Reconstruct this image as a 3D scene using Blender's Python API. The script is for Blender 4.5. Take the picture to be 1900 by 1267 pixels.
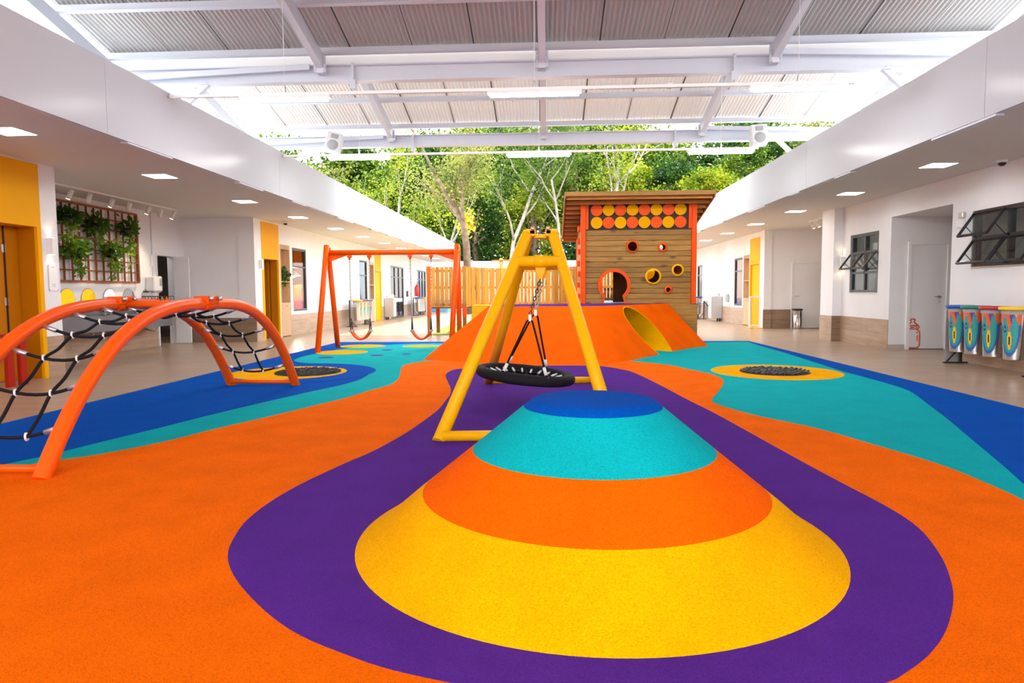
import bpy, bmesh, math, random
import numpy as np
from mathutils import Vector, Matrix
from mathutils.geometry import tessellate_polygon
random.seed(7); rng = np.random.default_rng(7)
PI = math.pi
SC = bpy.context.scene
COL = SC.collection
for o in list(bpy.data.objects): bpy.data.objects.remove(o)

# ------------------------------------------------------------------ camera, sky, sun, exposure
cam_d = bpy.data.cameras.new('camera'); cam_d.sensor_width = 36.0; cam_d.sensor_fit = 'HORIZONTAL'
cam_d.lens = 36.0 * 1267.0 / 1900.0; cam_d.clip_end = 400; cam_d.clip_start = 0.05
cam = bpy.data.objects.new('camera', cam_d); COL.objects.link(cam)
cam.matrix_world = (Matrix.Translation((0, 0, 1.21)) @ Matrix.Rotation(0.051594, 4, 'Z')
                    @ Matrix.Rotation(PI/2 - 0.072545, 4, 'X') @ Matrix.Rotation(-0.0065, 4, 'Z'))
SC.camera = cam
w = bpy.data.worlds.new('sky'); SC.world = w; w.use_nodes = True
wn = w.node_tree; wn.nodes.clear()
wo = wn.nodes.new('ShaderNodeOutputWorld'); wb = wn.nodes.new('ShaderNodeBackground')
wtc = wn.nodes.new('ShaderNodeTexCoord'); wsep = wn.nodes.new('ShaderNodeSeparateXYZ'); wr = wn.nodes.new('ShaderNodeValToRGB')
wr.color_ramp.elements[0].position = 0.0; wr.color_ramp.elements[0].color = (1.0, 0.985, 0.965, 1)
wr.color_ramp.elements[1].position = 0.8; wr.color_ramp.elements[1].color = (0.88, 0.94, 1.0, 1)
wn.links.new(wtc.outputs['Generated'], wsep.inputs[0]); wn.links.new(wsep.outputs['Z'], wr.inputs[0])
wn.links.new(wr.outputs[0], wb.inputs['Color']); wb.inputs['Strength'].default_value = 3.2
wn.links.new(wb.outputs[0], wo.inputs[0])
sun_d = bpy.data.lights.new('sun', 'SUN'); sun_d.energy = 4.0; sun_d.angle = math.radians(3); sun_d.color = (1, .96, .88)
sun = bpy.data.objects.new('sun', sun_d); COL.objects.link(sun)
sun.rotation_euler = Vector((-0.30, 0.50, -0.95)).to_track_quat('-Z', 'Y').to_euler()
SC.view_settings.view_transform = 'Standard'; SC.view_settings.look = 'None'
SC.view_settings.gamma = 1.0; SC.view_settings.use_curve_mapping = False
SC.view_settings.exposure = 1.0
SC.cycles.max_bounces = 12; SC.cycles.diffuse_bounces = 7; SC.cycles.glossy_bounces = 4
SC.cycles.transparent_max_bounces = 16; SC.cycles.transmission_bounces = 6
SC.cycles.caustics_reflective = False; SC.cycles.caustics_refractive = False
SC.cycles.sample_clamp_indirect = 6.0
SC.cycles.use_denoising = True

# ------------------------------------------------------------------ materials
MATS = {}
def mat(name, col, rough=0.5, metal=0.0, noise=None, bump=None, emit=0.0, ecol=None, spec=0.5, coat=0.0, trans=0.0):
    m = bpy.data.materials.new(name); m.use_nodes = True
    nt = m.node_tree; b = nt.nodes['Principled BSDF']
    b.inputs['Base Color'].default_value = (*col, 1); b.inputs['Roughness'].default_value = rough
    b.inputs['Metallic'].default_value = metal; b.inputs['Specular IOR Level'].default_value = spec
    if coat: b.inputs['Coat Weight'].default_value = coat; b.inputs['Coat Roughness'].default_value = 0.12
    if emit:
        b.inputs['Emission Color'].default_value = (*(ecol or col), 1); b.inputs['Emission Strength'].default_value = emit
    tc = nt.nodes.new('ShaderNodeTexCoord')
    if noise:
        n = nt.nodes.new('ShaderNodeTexNoise'); n.inputs['Scale'].default_value = noise[0]; n.inputs['Detail'].default_value = 4
        nt.links.new(tc.outputs['Object'], n.inputs['Vector'])
        r = nt.nodes.new('ShaderNodeMapRange'); r.inputs[1].default_value = 0.3; r.inputs[2].default_value = 0.7
        r.inputs[3].default_value = 1 - noise[1]; r.inputs[4].default_value = 1 + noise[1]*0.6
        nt.links.new(n.outputs['Fac'], r.inputs[0])
        mx = nt.nodes.new('ShaderNodeVectorMath'); mx.operation = 'SCALE'
        mx.inputs[0].default_value = col
        nt.links.new(r.outputs[0], mx.inputs['Scale']); nt.links.new(mx.outputs[0], b.inputs['Base Color'])
    if bump:
        n2 = nt.nodes.new('ShaderNodeTexNoise'); n2.inputs['Scale'].default_value = bump[0]; n2.inputs['Detail'].default_value = 3
        nt.links.new(tc.outputs['Object'], n2.inputs['Vector'])
        bp = nt.nodes.new('ShaderNodeBump'); bp.inputs['Strength'].default_value = bump[1]; bp.inputs['Distance'].default_value = bump[2] if len(bump) > 2 else 0.01
        nt.links.new(n2.outputs['Fac'], bp.inputs['Height']); nt.links.new(bp.outputs[0], b.inputs['Normal'])
    if trans:
        tr = nt.nodes.new('ShaderNodeBsdfTranslucent'); tr.inputs[0].default_value = (*[min(1, c*1.5) for c in col], 1)
        ms = nt.nodes.new('ShaderNodeMixShader'); ms.inputs[0].default_value = trans
        nt.links.new(b.outputs[0], ms.inputs[1]); nt.links.new(tr.outputs[0], ms.inputs[2])
        nt.links.new(ms.outputs[0], nt.nodes['Material Output'].inputs[0])
    MATS[name] = m
    return m

def rubber(name, col):
    """Poured rubber granules: speckle in several sizes plus a grainy relief."""
    m = mat(name, col, rough=0.9, spec=0.03)
    nt = m.node_tree; b = nt.nodes['Principled BSDF']
    tc = nt.nodes.new('ShaderNodeTexCoord')
    def node(t, **k):
        n = nt.nodes.new(t)
        for a, v in k.items(): n.inputs[a].default_value = v
        return n
    n1 = node('ShaderNodeTexVoronoi', Scale=260.0); n2 = node('ShaderNodeTexNoise', Scale=3.0, Detail=5.0); n3 = node('ShaderNodeTexNoise', Scale=150.0, Detail=2.0)
    for n in (n1, n2, n3): nt.links.new(tc.outputs['Object'], n.inputs['Vector'])
    sp = nt.nodes.new('ShaderNodeSeparateColor'); nt.links.new(n1.outputs['Color'], sp.inputs[0])
    def rmap(src, a, b_, c, d):
        r = nt.nodes.new('ShaderNodeMapRange'); r.clamp = True
        for i, v in enumerate((a, b_, c, d)): r.inputs[i+1].default_value = v
        nt.links.new(src, r.inputs[0]); return r.outputs[0]
    f1 = rmap(sp.outputs[0], 0, 1, 0.84, 1.10); f2 = rmap(n2.outputs['Fac'], 0.3, 0.7, 0.92, 1.05); f3 = rmap(n3.outputs['Fac'], 0.25, 0.45, 0.72, 1.0)
    def mul(a, c):
        q = nt.nodes.new('ShaderNodeMath'); q.operation = 'MULTIPLY'; nt.links.new(a, q.inputs[0]); nt.links.new(c, q.inputs[1]); return q.outputs[0]
    f = mul(mul(f1, f2), f3)
    mx = nt.nodes.new('ShaderNodeVectorMath'); mx.operation = 'SCALE'; mx.inputs[0].default_value = col
    nt.links.new(f, mx.inputs['Scale']); nt.links.new(mx.outputs[0], b.inputs['Base Color'])
    bp = nt.nodes.new('ShaderNodeBump'); bp.inputs['Strength'].default_value = 0.5; bp.inputs['Distance'].default_value = 0.006
    nt.links.new(n1.outputs['Distance'], bp.inputs['Height']); nt.links.new(bp.outputs[0], b.inputs['Normal'])
    return m

def wood(name, c1, c2, axis=0, rough=0.55, knots=True, scale=1.0):
    """Boards: grain stretched along one axis, random tone per board, dark knots."""
    m = mat(name, c1, rough=rough, spec=0.3)
    nt = m.node_tree; b = nt.nodes['Principled BSDF']
    tc = nt.nodes.new('ShaderNodeTexCoord'); oi = nt.nodes.new('ShaderNodeObjectInfo')
    mp = nt.nodes.new('ShaderNodeMapping')
    s = [9*scale]*3; s[axis] = 0.8*scale; mp.inputs['Scale'].default_value = s
    off = nt.nodes.new('ShaderNodeVectorMath'); off.operation = 'ADD'
    rs = nt.nodes.new('ShaderNodeMath'); rs.operation = 'MULTIPLY'; rs.inputs[1].default_value = 40
    nt.links.new(oi.outputs['Random'], rs.inputs[0])
    nt.links.new(tc.outputs['Object'], off.inputs[0]); nt.links.new(rs.outputs[0], off.inputs[1])
    nt.links.new(off.outputs[0], mp.inputs['Vector'])
    n = nt.nodes.new('ShaderNodeTexNoise'); n.inputs['Scale'].default_value = 2.2; n.inputs['Detail'].default_value = 6; n.inputs['Distortion'].default_value = 1.2
    nt.links.new(mp.outputs[0], n.inputs['Vector'])
    rp = nt.nodes.new('ShaderNodeValToRGB'); rp.color_ramp.elements[0].position = 0.3; rp.color_ramp.elements[1].position = 0.72
    rp.color_ramp.elements[0].color = (*c2, 1); rp.color_ramp.elements[1].color = (*c1, 1)
    nt.links.new(n.outputs['Fac'], rp.inputs[0])
    last = rp.outputs[0]
    if knots:
        mk = nt.nodes.new('ShaderNodeMapping'); ks = [7.5]*3; ks[axis] = 3.6; mk.inputs['Scale'].default_value = ks
        nt.links.new(off.outputs[0], mk.inputs['Vector'])
        v = nt.nodes.new('ShaderNodeTexVoronoi'); v.inputs['Scale'].default_value = 0.55
        nt.links.new(mk.outputs[0], v.inputs['Vector'])
        kr = nt.nodes.new('ShaderNodeMapRange'); kr.inputs[1].default_value = 0.06; kr.inputs[2].default_value = 0.20; kr.inputs[3].default_value = 0.35; kr.inputs[4].default_value = 1.0
        nt.links.new(v.outputs['Distance'], kr.inputs[0])
        mm = nt.nodes.new('ShaderNodeVectorMath'); mm.operation = 'SCALE'
        nt.links.new(last, mm.inputs[0]); nt.links.new(kr.outputs[0], mm.inputs['Scale']); last = mm.outputs[0]
    tr = nt.nodes.new('ShaderNodeMapRange'); tr.inputs[3].default_value = 0.75; tr.inputs[4].default_value = 1.2
    nt.links.new(oi.outputs['Random'], tr.inputs[0])
    m2 = nt.nodes.new('ShaderNodeVectorMath'); m2.operation = 'SCALE'
    nt.links.new(last, m2.inputs[0]); nt.links.new(tr.outputs[0], m2.inputs['Scale'])
    nt.links.new(m2.outputs[0], b.inputs['Base Color'])
    return m

def tile(name, c1, c2, w, h, plane='XY', rough=0.35):
    """Wood-look porcelain: long staggered tiles with hair joints, streaky grain."""
    m = mat(name, c1, rough=rough, spec=0.4)
    nt = m.node_tree; b = nt.nodes['Principled BSDF']
    tc = nt.nodes.new('ShaderNodeTexCoord')
    sx = nt.nodes.new('ShaderNodeSeparateXYZ'); cx = nt.nodes.new('ShaderNodeCombineXYZ')
    nt.links.new(tc.outputs['Object'], sx.inputs[0])
    a = {'XY': ('X', 'Y'), 'YZ': ('Y', 'Z'), 'XZ': ('X', 'Z')}[plane]
    nt.links.new(sx.outputs[a[0]], cx.inputs['X']); nt.links.new(sx.outputs[a[1]], cx.inputs['Y'])
    br = nt.nodes.new('ShaderNodeTexBrick'); br.inputs['Scale'].default_value = 1; br.inputs['Brick Width'].default_value = w; br.inputs['Row Height'].default_value = h
    br.inputs['Mortar Size'].default_value = 0.0018; br.inputs['Color1'].default_value = (*c1, 1); br.inputs['Color2'].default_value = (*c2, 1)
    br.inputs['Mortar'].default_value = (*[0.6*c for c in c2], 1); br.offset = 0.37
    nt.links.new(cx.outputs[0], br.inputs['Vector'])
    mp = nt.nodes.new('ShaderNodeMapping'); mp.inputs['Scale'].default_value = (1.3, 14, 1); nt.links.new(cx.outputs[0], mp.inputs['Vector'])
    n = nt.nodes.new('ShaderNodeTexNoise'); n.inputs['Scale'].default_value = 1.6; n.inputs['Detail'].default_value = 6; nt.links.new(mp.outputs[0], n.inputs['Vector'])
    r = nt.nodes.new('ShaderNodeMapRange'); r.inputs[1].default_value = 0.3; r.inputs[2].default_value = 0.7; r.inputs[3].default_value = 0.82; r.inputs[4].default_value = 1.12
    nt.links.new(n.outputs['Fac'], r.inputs[0])
    mx = nt.nodes.new('ShaderNodeVectorMath'); mx.operation = 'SCALE'; nt.links.new(br.outputs['Color'], mx.inputs[0]); nt.links.new(r.outputs[0], mx.inputs['Scale'])
    nt.links.new(mx.outputs[0], b.inputs['Base Color'])
    return m

def glass(name, tint=(0.9, 0.93, 0.93), rough=0.02):
    m = bpy.data.materials.new(name); m.use_nodes = True; nt = m.node_tree; nt.nodes.clear()
    o = nt.nodes.new('ShaderNodeOutputMaterial'); t = nt.nodes.new('ShaderNodeBsdfTransparent'); g = nt.nodes.new('ShaderNodeBsdfGlossy')
    t.inputs[0].default_value = (*tint, 1); g.inputs['Roughness'].default_value = rough
    f = nt.nodes.new('ShaderNodeFresnel'); f.inputs[0].default_value = 1.45; mx = nt.nodes.new('ShaderNodeMixShader')
    ge = nt.nodes.new('ShaderNodeNewGeometry'); iv = nt.nodes.new('ShaderNodeMath'); iv.operation = 'SUBTRACT'; iv.inputs[0].default_value = 1.0; nt.links.new(ge.outputs['Backfacing'], iv.inputs[1])
    fm = nt.nodes.new('ShaderNodeMath'); fm.operation = 'MULTIPLY'; nt.links.new(f.outputs[0], fm.inputs[0]); nt.links.new(iv.outputs[0], fm.inputs[1])
    nt.links.new(fm.outputs[0], mx.inputs[0]); nt.links.new(t.outputs[0], mx.inputs[1]); nt.links.new(g.outputs[0], mx.inputs[2]); nt.links.new(mx.outputs[0], o.inputs[0])
    MATS[name] = m; return m

def leafmat(name, c1, c2):
    m = bpy.data.materials.new(name); m.use_nodes = True; nt = m.node_tree; b = nt.nodes['Principled BSDF']
    b.inputs['Roughness'].default_value = 0.5; b.inputs['Specular IOR Level'].default_value = 0.3
    tc = nt.nodes.new('ShaderNodeTexCoord'); n = nt.nodes.new('ShaderNodeTexNoise'); n.inputs['Scale'].default_value = 0.9; n.inputs['Detail'].default_value = 5
    nt.links.new(tc.outputs['Object'], n.inputs['Vector'])
    rp = nt.nodes.new('ShaderNodeValToRGB'); rp.color_ramp.elements[0].position = 0.38; rp.color_ramp.elements[1].position = 0.62
    rp.color_ramp.elements[0].color = (*c1, 1); rp.color_ramp.elements[1].color = (*c2, 1); nt.links.new(n.outputs['Fac'], rp.inputs[0])
    nt.links.new(rp.outputs[0], b.inputs['Base Color'])
    t = nt.nodes.new('ShaderNodeBsdfTranslucent'); nt.links.new(rp.outputs[0], t.inputs[0])
    ms = nt.nodes.new('ShaderNodeMixShader'); ms.inputs[0].default_value = 0.4
    nt.links.new(b.outputs[0], ms.inputs[1]); nt.links.new(t.outputs[0], ms.inputs[2]); nt.links.new(ms.outputs[0], nt.nodes['Material Output'].inputs[0])
    MATS[name] = m; return m

R_OR = rubber('rubber_orange', (0.96, 0.150, 0.0005)); R_YE = rubber('rubber_yellow', (0.95, 0.43, 0.0005)); R_PU = rubber('rubber_purple', (0.098, 0.025, 0.275))
R_TE = rubber('rubber_teal', (0.004, 0.43, 0.46)); R_BL = rubber('rubber_blue', (0.001, 0.083, 0.45)); R_OD = rubber('rubber_deep_orange', (0.96, 0.128, 0.0005))
WALL = mat('white_wall_paint', (0.81, 0.815, 0.835), 0.65, noise=(2, 0.02)); SOFF = mat('white_ceiling_paint', (0.64, 0.62, 0.59), 0.7)
FASC = mat('white_glossy_panel', (0.52, 0.54, 0.58), 0.24, spec=0.05); STEEL_W = mat('white_painted_steel', (0.60, 0.63, 0.71), 0.4)
SHEET = mat('corrugated_sheet_metal', (0.50, 0.49, 0.48), 0.42, metal=0.3); SHEET2 = mat('translucent_roof_sheet', (0.62, 0.58, 0.54), 0.45, metal=0.1, trans=0.045); MEMB = mat('white_roof_membrane', (0.72, 0.72, 0.72), 0.7); CLER = mat('clerestory_fill_sheet', (0.80, 0.80, 0.80), 0.5, trans=0.4); SEAM = mat('lap_shadow', (0.05, 0.05, 0.055), 0.7)
OR_M = mat('orange_powder_coat', (0.90, 0.105, 0.001), 0.32, spec=0.2, noise=(3, 0.05)); RO_M = mat('red_orange_paint', (0.84, 0.085, 0.001), 0.45, spec=0.15)
YE_M = mat('yellow_powder_coat', (0.93, 0.45, 0.001), 0.34, spec=0.16, noise=(3, 0.04)); YE_D = mat('yellow_disc_paint', (0.80, 0.37, 0.001), 0.6, spec=0.05); YE_P = mat('yellow_wall_laminate', (0.90, 0.42, 0.001), 0.5, spec=0.08)
OCHRE = mat('ochre_shade_laminate', (0.50, 0.17, 0.002), 0.5, spec=0.12); BLACK = mat('black_rope', (0.012, 0.011, 0.014), 0.75, spec=0.15, bump=(160, 0.4, 0.004)); BLKP = mat('black_plastic', (0.015, 0.013, 0.016), 0.35)
BLKRUB = mat('black_rubber_strip', (0.02, 0.02, 0.022), 0.6); ALU = mat('brushed_aluminium', (0.62, 0.61, 0.60), 0.35, metal=0.9); SS = mat('stainless_steel', (0.62, 0.62, 0.63), 0.16, metal=1.0)
SSB = mat('brushed_stainless', (0.50, 0.50, 0.51), 0.45, metal=0.5); TROUGH = mat('grey_steel_trough', (0.13, 0.14, 0.165), 0.35, metal=0.35); SPK = mat('pale_grey_plastic', (.62, .63, .65), .45); WHP = mat('white_plastic', (0.82, 0.82, 0.82), 0.35); GREYP = mat('grey_plastic', (0.35, 0.35, 0.36), 0.5)
ANTH = mat('anthracite_window_frame', (0.035, 0.033, 0.040), 0.35); DARK = mat('dark_backing', (0.05, 0.042, 0.038), 0.9); BROWN = mat('dark_brown_room', (0.10, 0.04, 0.025), 0.8)
PINE = wood('pine_board', (0.43, 0.225, 0.050), (0.27, 0.13, 0.024), 0); PINEV = wood('pine_slat', (0.44, 0.215, 0.03), (0.26, 0.115, 0.014), 2)
PINEY = wood('pine_rafter', (0.66, 0.26, 0.045), (0.44, 0.15, 0.022), 0, knots=False); TREL = wood('cedar_lath', (0.34, 0.105, 0.028), (0.22, 0.06, 0.016), 2, knots=False)
SHADEWOOD = wood('shade_toned_board', (0.22, 0.085, 0.018), (0.14, 0.05, 0.01), 0, knots=False); OAK = wood('light_oak_laminate', (0.62, 0.42, 0.25), (0.52, 0.33, 0.19), 2, knots=False)  # first wood: shade under the roof and indoors put into the colour
TILE_F = tile('wood_look_floor_tile', (0.44, 0.31, 0.215), (0.375, 0.26, 0.175), 1.2, 0.2, 'XY', 0.3); TILE_X = tile('wood_look_wall_tile', (0.46, 0.32, 0.22), (0.39, 0.265, 0.18), 0.9, 0.15, 'YZ', 0.4)
TILE_Z = tile('wood_look_tile_shaded', (0.30, 0.20, 0.135), (0.235, 0.155, 0.10), 0.9, 0.15, 'XZ', 0.4)  # darker copy of the wall tile, end-wall shade put into its colour
GLS = glass('clear_glass'); GLSD = glass('smoked_glass', (0.68, 0.68, 0.67)); MIRR = mat('mirror_glass', (0.9, 0.9, 0.9), 0.01, metal=1.0)
LAMP = mat('lit_diffuser', (1, 1, 1), 0.5, emit=7.0, ecol=(1.0, 0.98, 0.95)); TUBE = mat('lit_tube_diffuser', (1, 1, 1), 0.5, emit=48.0, ecol=(1.0, 0.98, 0.95)); WARM = mat('warm_lamp_lens', (1, 0.8, 0.5), 0.5, emit=4.0, ecol=(1.0, 0.72, 0.38))
RED = mat('red_enamel', (0.62, 0.02, 0.02), 0.3); LIDB = mat('blue_lid_plastic', (0.01, 0.09, 0.45), 0.35); LIDG = mat('green_lid_plastic', (0.005, 0.20, 0.15), 0.35); LIDR = mat('red_lid_plastic', (0.55, 0.02, 0.02), 0.35); LIDY = mat('yellow_lid_plastic', (0.92, 0.58, 0.01), 0.35)
GRASS = mat('grass_blades', (0.46, 0.52, 0.10), 0.7, noise=(6, 0.3)); EARTH = mat('garden_soil', (0.20, 0.17, 0.10), 0.95, noise=(0.8, 0.3)); SKYB = mat('light_blue_paint', (0.16, 0.42, 0.75), 0.5)
BARK_W = mat('pale_bark', (0.30, 0.27, 0.235), 0.85, noise=(3.5, 0.35), bump=(9, 0.5, 0.05)); BARK_B = mat('brown_bark', (0.17, 0.12, 0.078), 0.9, noise=(4, 0.45), bump=(8, 0.6, 0.06))
LF_D = leafmat('deep_green_leaves', (0.009, 0.036, 0.004), (0.042, 0.115, 0.009)); LF_M = leafmat('mid_green_leaves', (0.026, 0.070, 0.004), (0.120, 0.195, 0.012)); LF_L = leafmat('lime_leaves', (0.085, 0.15, 0.004), (0.31, 0.35, 0.014))
LF_O = leafmat('olive_leaves', (0.075, 0.10, 0.016), (0.25, 0.26, 0.05)); LF_H = leafmat('houseplant_leaves', (0.015, 0.06, 0.008), (0.12, 0.25, 0.02)); LF_HL = leafmat('young_houseplant_leaves', (0.08, 0.20, 0.01), (0.28, 0.42, 0.03))

# ------------------------------------------------------------------ mesh helpers
class MB:
    """Collects shapes, then links them as ONE mesh object."""
    def __init__(self): self.v = []; self.f = []; self.mi = []; self.sm = []
    def add(self, vs, fs, mi=0, smooth=False):
        b = len(self.v); self.v += [tuple(p) for p in vs]
        for f in fs: self.f.append([i + b for i in f]); self.mi.append(mi); self.sm.append(smooth)
        return self
    def box(self, x0, x1, y0, y1, z0, z1, mi=0):
        x0, x1 = sorted((x0, x1)); y0, y1 = sorted((y0, y1)); z0, z1 = sorted((z0, z1))
        vs = [(x, y, z) for z in (z0, z1) for y in (y0, y1) for x in (x0, x1)]
        return self.add(vs, [(0, 2, 3, 1), (4, 5, 7, 6), (0, 1, 5, 4), (1, 3, 7, 5), (3, 2, 6, 7), (2, 0, 4, 6)], mi)
    def rbox(self, x0, x1, y0, y1, z0, z1, r=0.01, mi=0):
        """box with chamfered edges"""
        bm = bmesh.new(); bmesh.ops.create_cube(bm, size=1)
        for v in bm.verts: v.co = Vector(((x0+x1)/2 + v.co.x*abs(x1-x0), (y0+y1)/2 + v.co.y*abs(y1-y0), (z0+z1)/2 + v.co.z*abs(z1-z0)))
        bmesh.ops.bevel(bm, geom=bm.edges[:], offset=r, segments=2, profile=0.5, affect='EDGES')
        bm.verts.index_update(); self.add([v.co[:] for v in bm.verts], [[v.index for v in f.verts] for f in bm.faces], mi, False); bm.free(); return self
    def bar(self, a, b, wd, th, up=(0, 0, 1), mi=0):
        a, b = Vector(a), Vector(b); d = (b - a).normalized(); u = Vector(up); s = d.cross(u)
        if s.length < 1e-4: s = d.cross(Vector((0, 1, 0)))
        s.normalize(); u = s.cross(d)
        vs = [p + s*i*wd/2 + u*j*th/2 for p in (a, b) for j in (-1, 1) for i in (-1, 1)]
        return self.add(vs, [(0, 2, 3, 1), (4, 5, 7, 6), (0, 1, 5, 4), (1, 3, 7, 5), (3, 2, 6, 7), (2, 0, 4, 6)], mi)
    def tube(self, pts, r, n=10, closed=False, mi=0, caps=True):
        P = [Vector(p) for p in pts]; m = len(P); rs = r if isinstance(r, (list, tuple)) else [r]*m
        T = []
        for i in range(m):
            if closed: t = P[(i+1) % m] - P[i-1]
            else: t = P[min(i+1, m-1)] - P[max(i-1, 0)]
            T.append(t.normalized())
        u = Vector((0, 0, 1)) if abs(T[0].z) < 0.9 else Vector((1, 0, 0))
        u = (u - T[0]*u.dot(T[0])).normalized(); vs = []
        for i in range(m):
            u = (u - T[i]*u.dot(T[i])).normalized(); w_ = T[i].cross(u)
            for k in range(n):
                a = 2*PI*k/n; vs.append(P[i] + (u*math.cos(a) + w_*math.sin(a))*rs[i])
        fs = []
        for i in range(m if closed else m-1):
            for k in range(n):
                a, b = i*n + k, i*n + (k+1) % n; c = ((i+1) % m)*n
                fs.append((a, b, c + (k+1) % n, c + k))
        self.add(vs, fs, mi, True)
        if caps and not closed: self.add([], []); b0 = len(self.v) - len(vs); self.f += [[b0 + k for k in reversed(range(n))], [b0 + (m-1)*n + k for k in range(n)]]; self.mi += [mi]*2; self.sm += [False]*2
        return self
    def lathe(self, prof, n=24, c=(0, 0, 0), axis='Z', mi=0, smooth=True):
        vs = []
        for r, z in prof:
            for k in range(n):
                a = 2*PI*k/n; x, y = r*math.cos(a), r*math.sin(a)
                p = (x, y, z) if axis == 'Z' else ((z, x, y) if axis == 'X' else (y, z, x))
                vs.append((p[0]+c[0], p[1]+c[1], p[2]+c[2]))
        fs = [(i*n+k, i*n+(k+1) % n, (i+1)*n+(k+1) % n, (i+1)*n+k) for i in range(len(prof)-1) for k in range(n)]
        return self.add(vs, fs, mi, smooth)
    def slab(self, poly, z0, z1, mi=0):
        """flat polygon (x, y) with thickness"""
        n = len(poly); tri = tessellate_polygon([[Vector((x, y, 0)) for x, y in poly]])
        area = sum(poly[i-1][0]*poly[i][1] - poly[i][0]*poly[i-1][1] for i in range(n))
        top = []
        for a, b, c in tri:
            (ax, ay), (bx, by), (cx_, cy_) = poly[a], poly[b], poly[c]
            s = (bx-ax)*(cy_-ay) - (cx_-ax)*(by-ay); top.append((a, b, c) if s > 0 else (a, c, b))
        vs = [(x, y, z1) for x, y in poly] + [(x, y, z0) for x, y in poly]
        fs = list(top)
        for i in range(n):
            j = (i+1) % n; fs.append((i, i+n, j+n, j) if area > 0 else (j, j+n, i+n, i))
        return self.add(vs, fs, mi)
    def build(self, name, mats, parent=None):
        me = bpy.data.meshes.new(name); me.from_pydata(self.v, [], self.f)
        for m in (mats if isinstance(mats, (list, tuple)) else [mats]): me.materials.append(m)
        me.polygons.foreach_set('material_index', self.mi); me.polygons.foreach_set('use_smooth', self.sm); me.update()
        return link(name, me, parent)

def link(name, me, parent=None):
    o = bpy.data.objects.new(name, me); COL.objects.link(o)
    if parent is not None:
        o.parent = parent
        if parent.parent is None: o.location = -parent.location
    return o
def tag(o, label=None, cat=None, group=None, kind=None):
    if label: o['label'] = label
    if cat: o['category'] = cat
    if group: o['group'] = group
    if kind: o['kind'] = kind
    return o
def thing(name, label, cat, loc=(0, 0, 0), group=None, kind=None):
    o = bpy.data.objects.new(name, None); COL.objects.link(o); o.location = loc; o.empty_display_size = 0.2
    return tag(o, label, cat, group, kind)
def dup(root, loc=None, rz=None, label=None, group=None):
    r = root.copy(); COL.objects.link(r)
    if loc is not None: r.location = loc
    if rz is not None: r.rotation_euler = (0, 0, rz)
    if label: r['label'] = label
    if group: r['group'] = group
    for ch in list(root.children):
        c = ch.copy(); COL.objects.link(c); c.parent = r
        for g in list(ch.children):
            d = g.copy(); COL.objects.link(d); d.parent = c
    return r
def spline(pts, n=8, closed=False):
    P = [Vector((*p, 0)) if len(p) == 2 else Vector(p) for p in pts]; m = len(P); out = []
    for i in range(m if closed else m-1):
        if closed: p0, p1, p2, p3 = P[i-1], P[i], P[(i+1) % m], P[(i+2) % m]
        else: p0, p1, p2, p3 = P[max(i-1, 0)], P[i], P[i+1], P[min(i+2, m-1)]
        for k in range(n):
            t = k/n
            out.append(0.5*((2*p1) + (p2-p0)*t + (2*p0-5*p1+4*p2-p3)*t*t + (3*p1-p0-3*p2+p3)*t**3))
    if not closed: out.append(P[-1])
    return out
def xy(ps): return [(p.x, p.y) for p in ps]
def boolean(o, cutters, op='DIFFERENCE'):
    for c in cutters:
        md = o.modifiers.new('b', 'BOOLEAN'); md.operation = op; md.object = c; md.solver = 'EXACT'
    bpy.context.view_layer.update()
    me = bpy.data.meshes.new_from_object(o.evaluated_get(bpy.context.evaluated_depsgraph_get()))
    o.modifiers.clear(); o.data = me
def drop(*os_):
    for o in os_: bpy.data.objects.remove(o)
def arc(c, r, a0, a1, n, z=0): return [(c[0]+r*math.cos(a0+(a1-a0)*i/n), c[1]+r*math.sin(a0+(a1-a0)*i/n)) for i in range(n+1)]
ORD = ['first', 'second', 'third', 'fourth', 'fifth', 'sixth', 'seventh', 'eighth', 'ninth', 'tenth', 'eleventh', 'twelfth', 'thirteenth', 'fourteenth', 'fifteenth', 'sixteenth', 'seventeenth', 'eighteenth']
# ------------------------------------------------------------------ the setting
XL, XR, FL, FR, ZS, ZF = -7.3, 6.88, -5.1, 4.76, 3.1, 3.93     # corridor walls, fascias, soffit height, fascia top
def struct(o, label, cat): return tag(o, label, cat, kind='structure')
def wallx(mb, x, y0, y1, z0, z1, holes=(), th=0.2):
    """wall in a plane of constant x; th > 0 grows away from +x ... holes (ya, yb, za, zb)"""
    ys = sorted({y0, y1, *[h[0] for h in holes], *[h[1] for h in holes]})
    for a, b in zip(ys, ys[1:]):
        zs = [z0]
        for h in sorted(holes, key=lambda q: q[2]):
            if h[0] < b - 1e-6 and h[1] > a + 1e-6: zs += [h[2], h[3]]
        zs.append(z1)
        for k in range(0, len(zs), 2):
            if zs[k+1] - zs[k] > 1e-4: mb.box(x, x + th, a, b, zs[k], zs[k+1])
struct(MB().box(-14, 14, -9, 42, -0.2, 0).build('floor', TILE_F), 'wood look porcelain tile floor of both covered walkways', 'floor')
struct(MB().box(-90, 90, -40, 140, -0.5, -0.21).build('ground', EARTH), 'bare garden ground beyond the school wings', 'ground')

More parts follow.
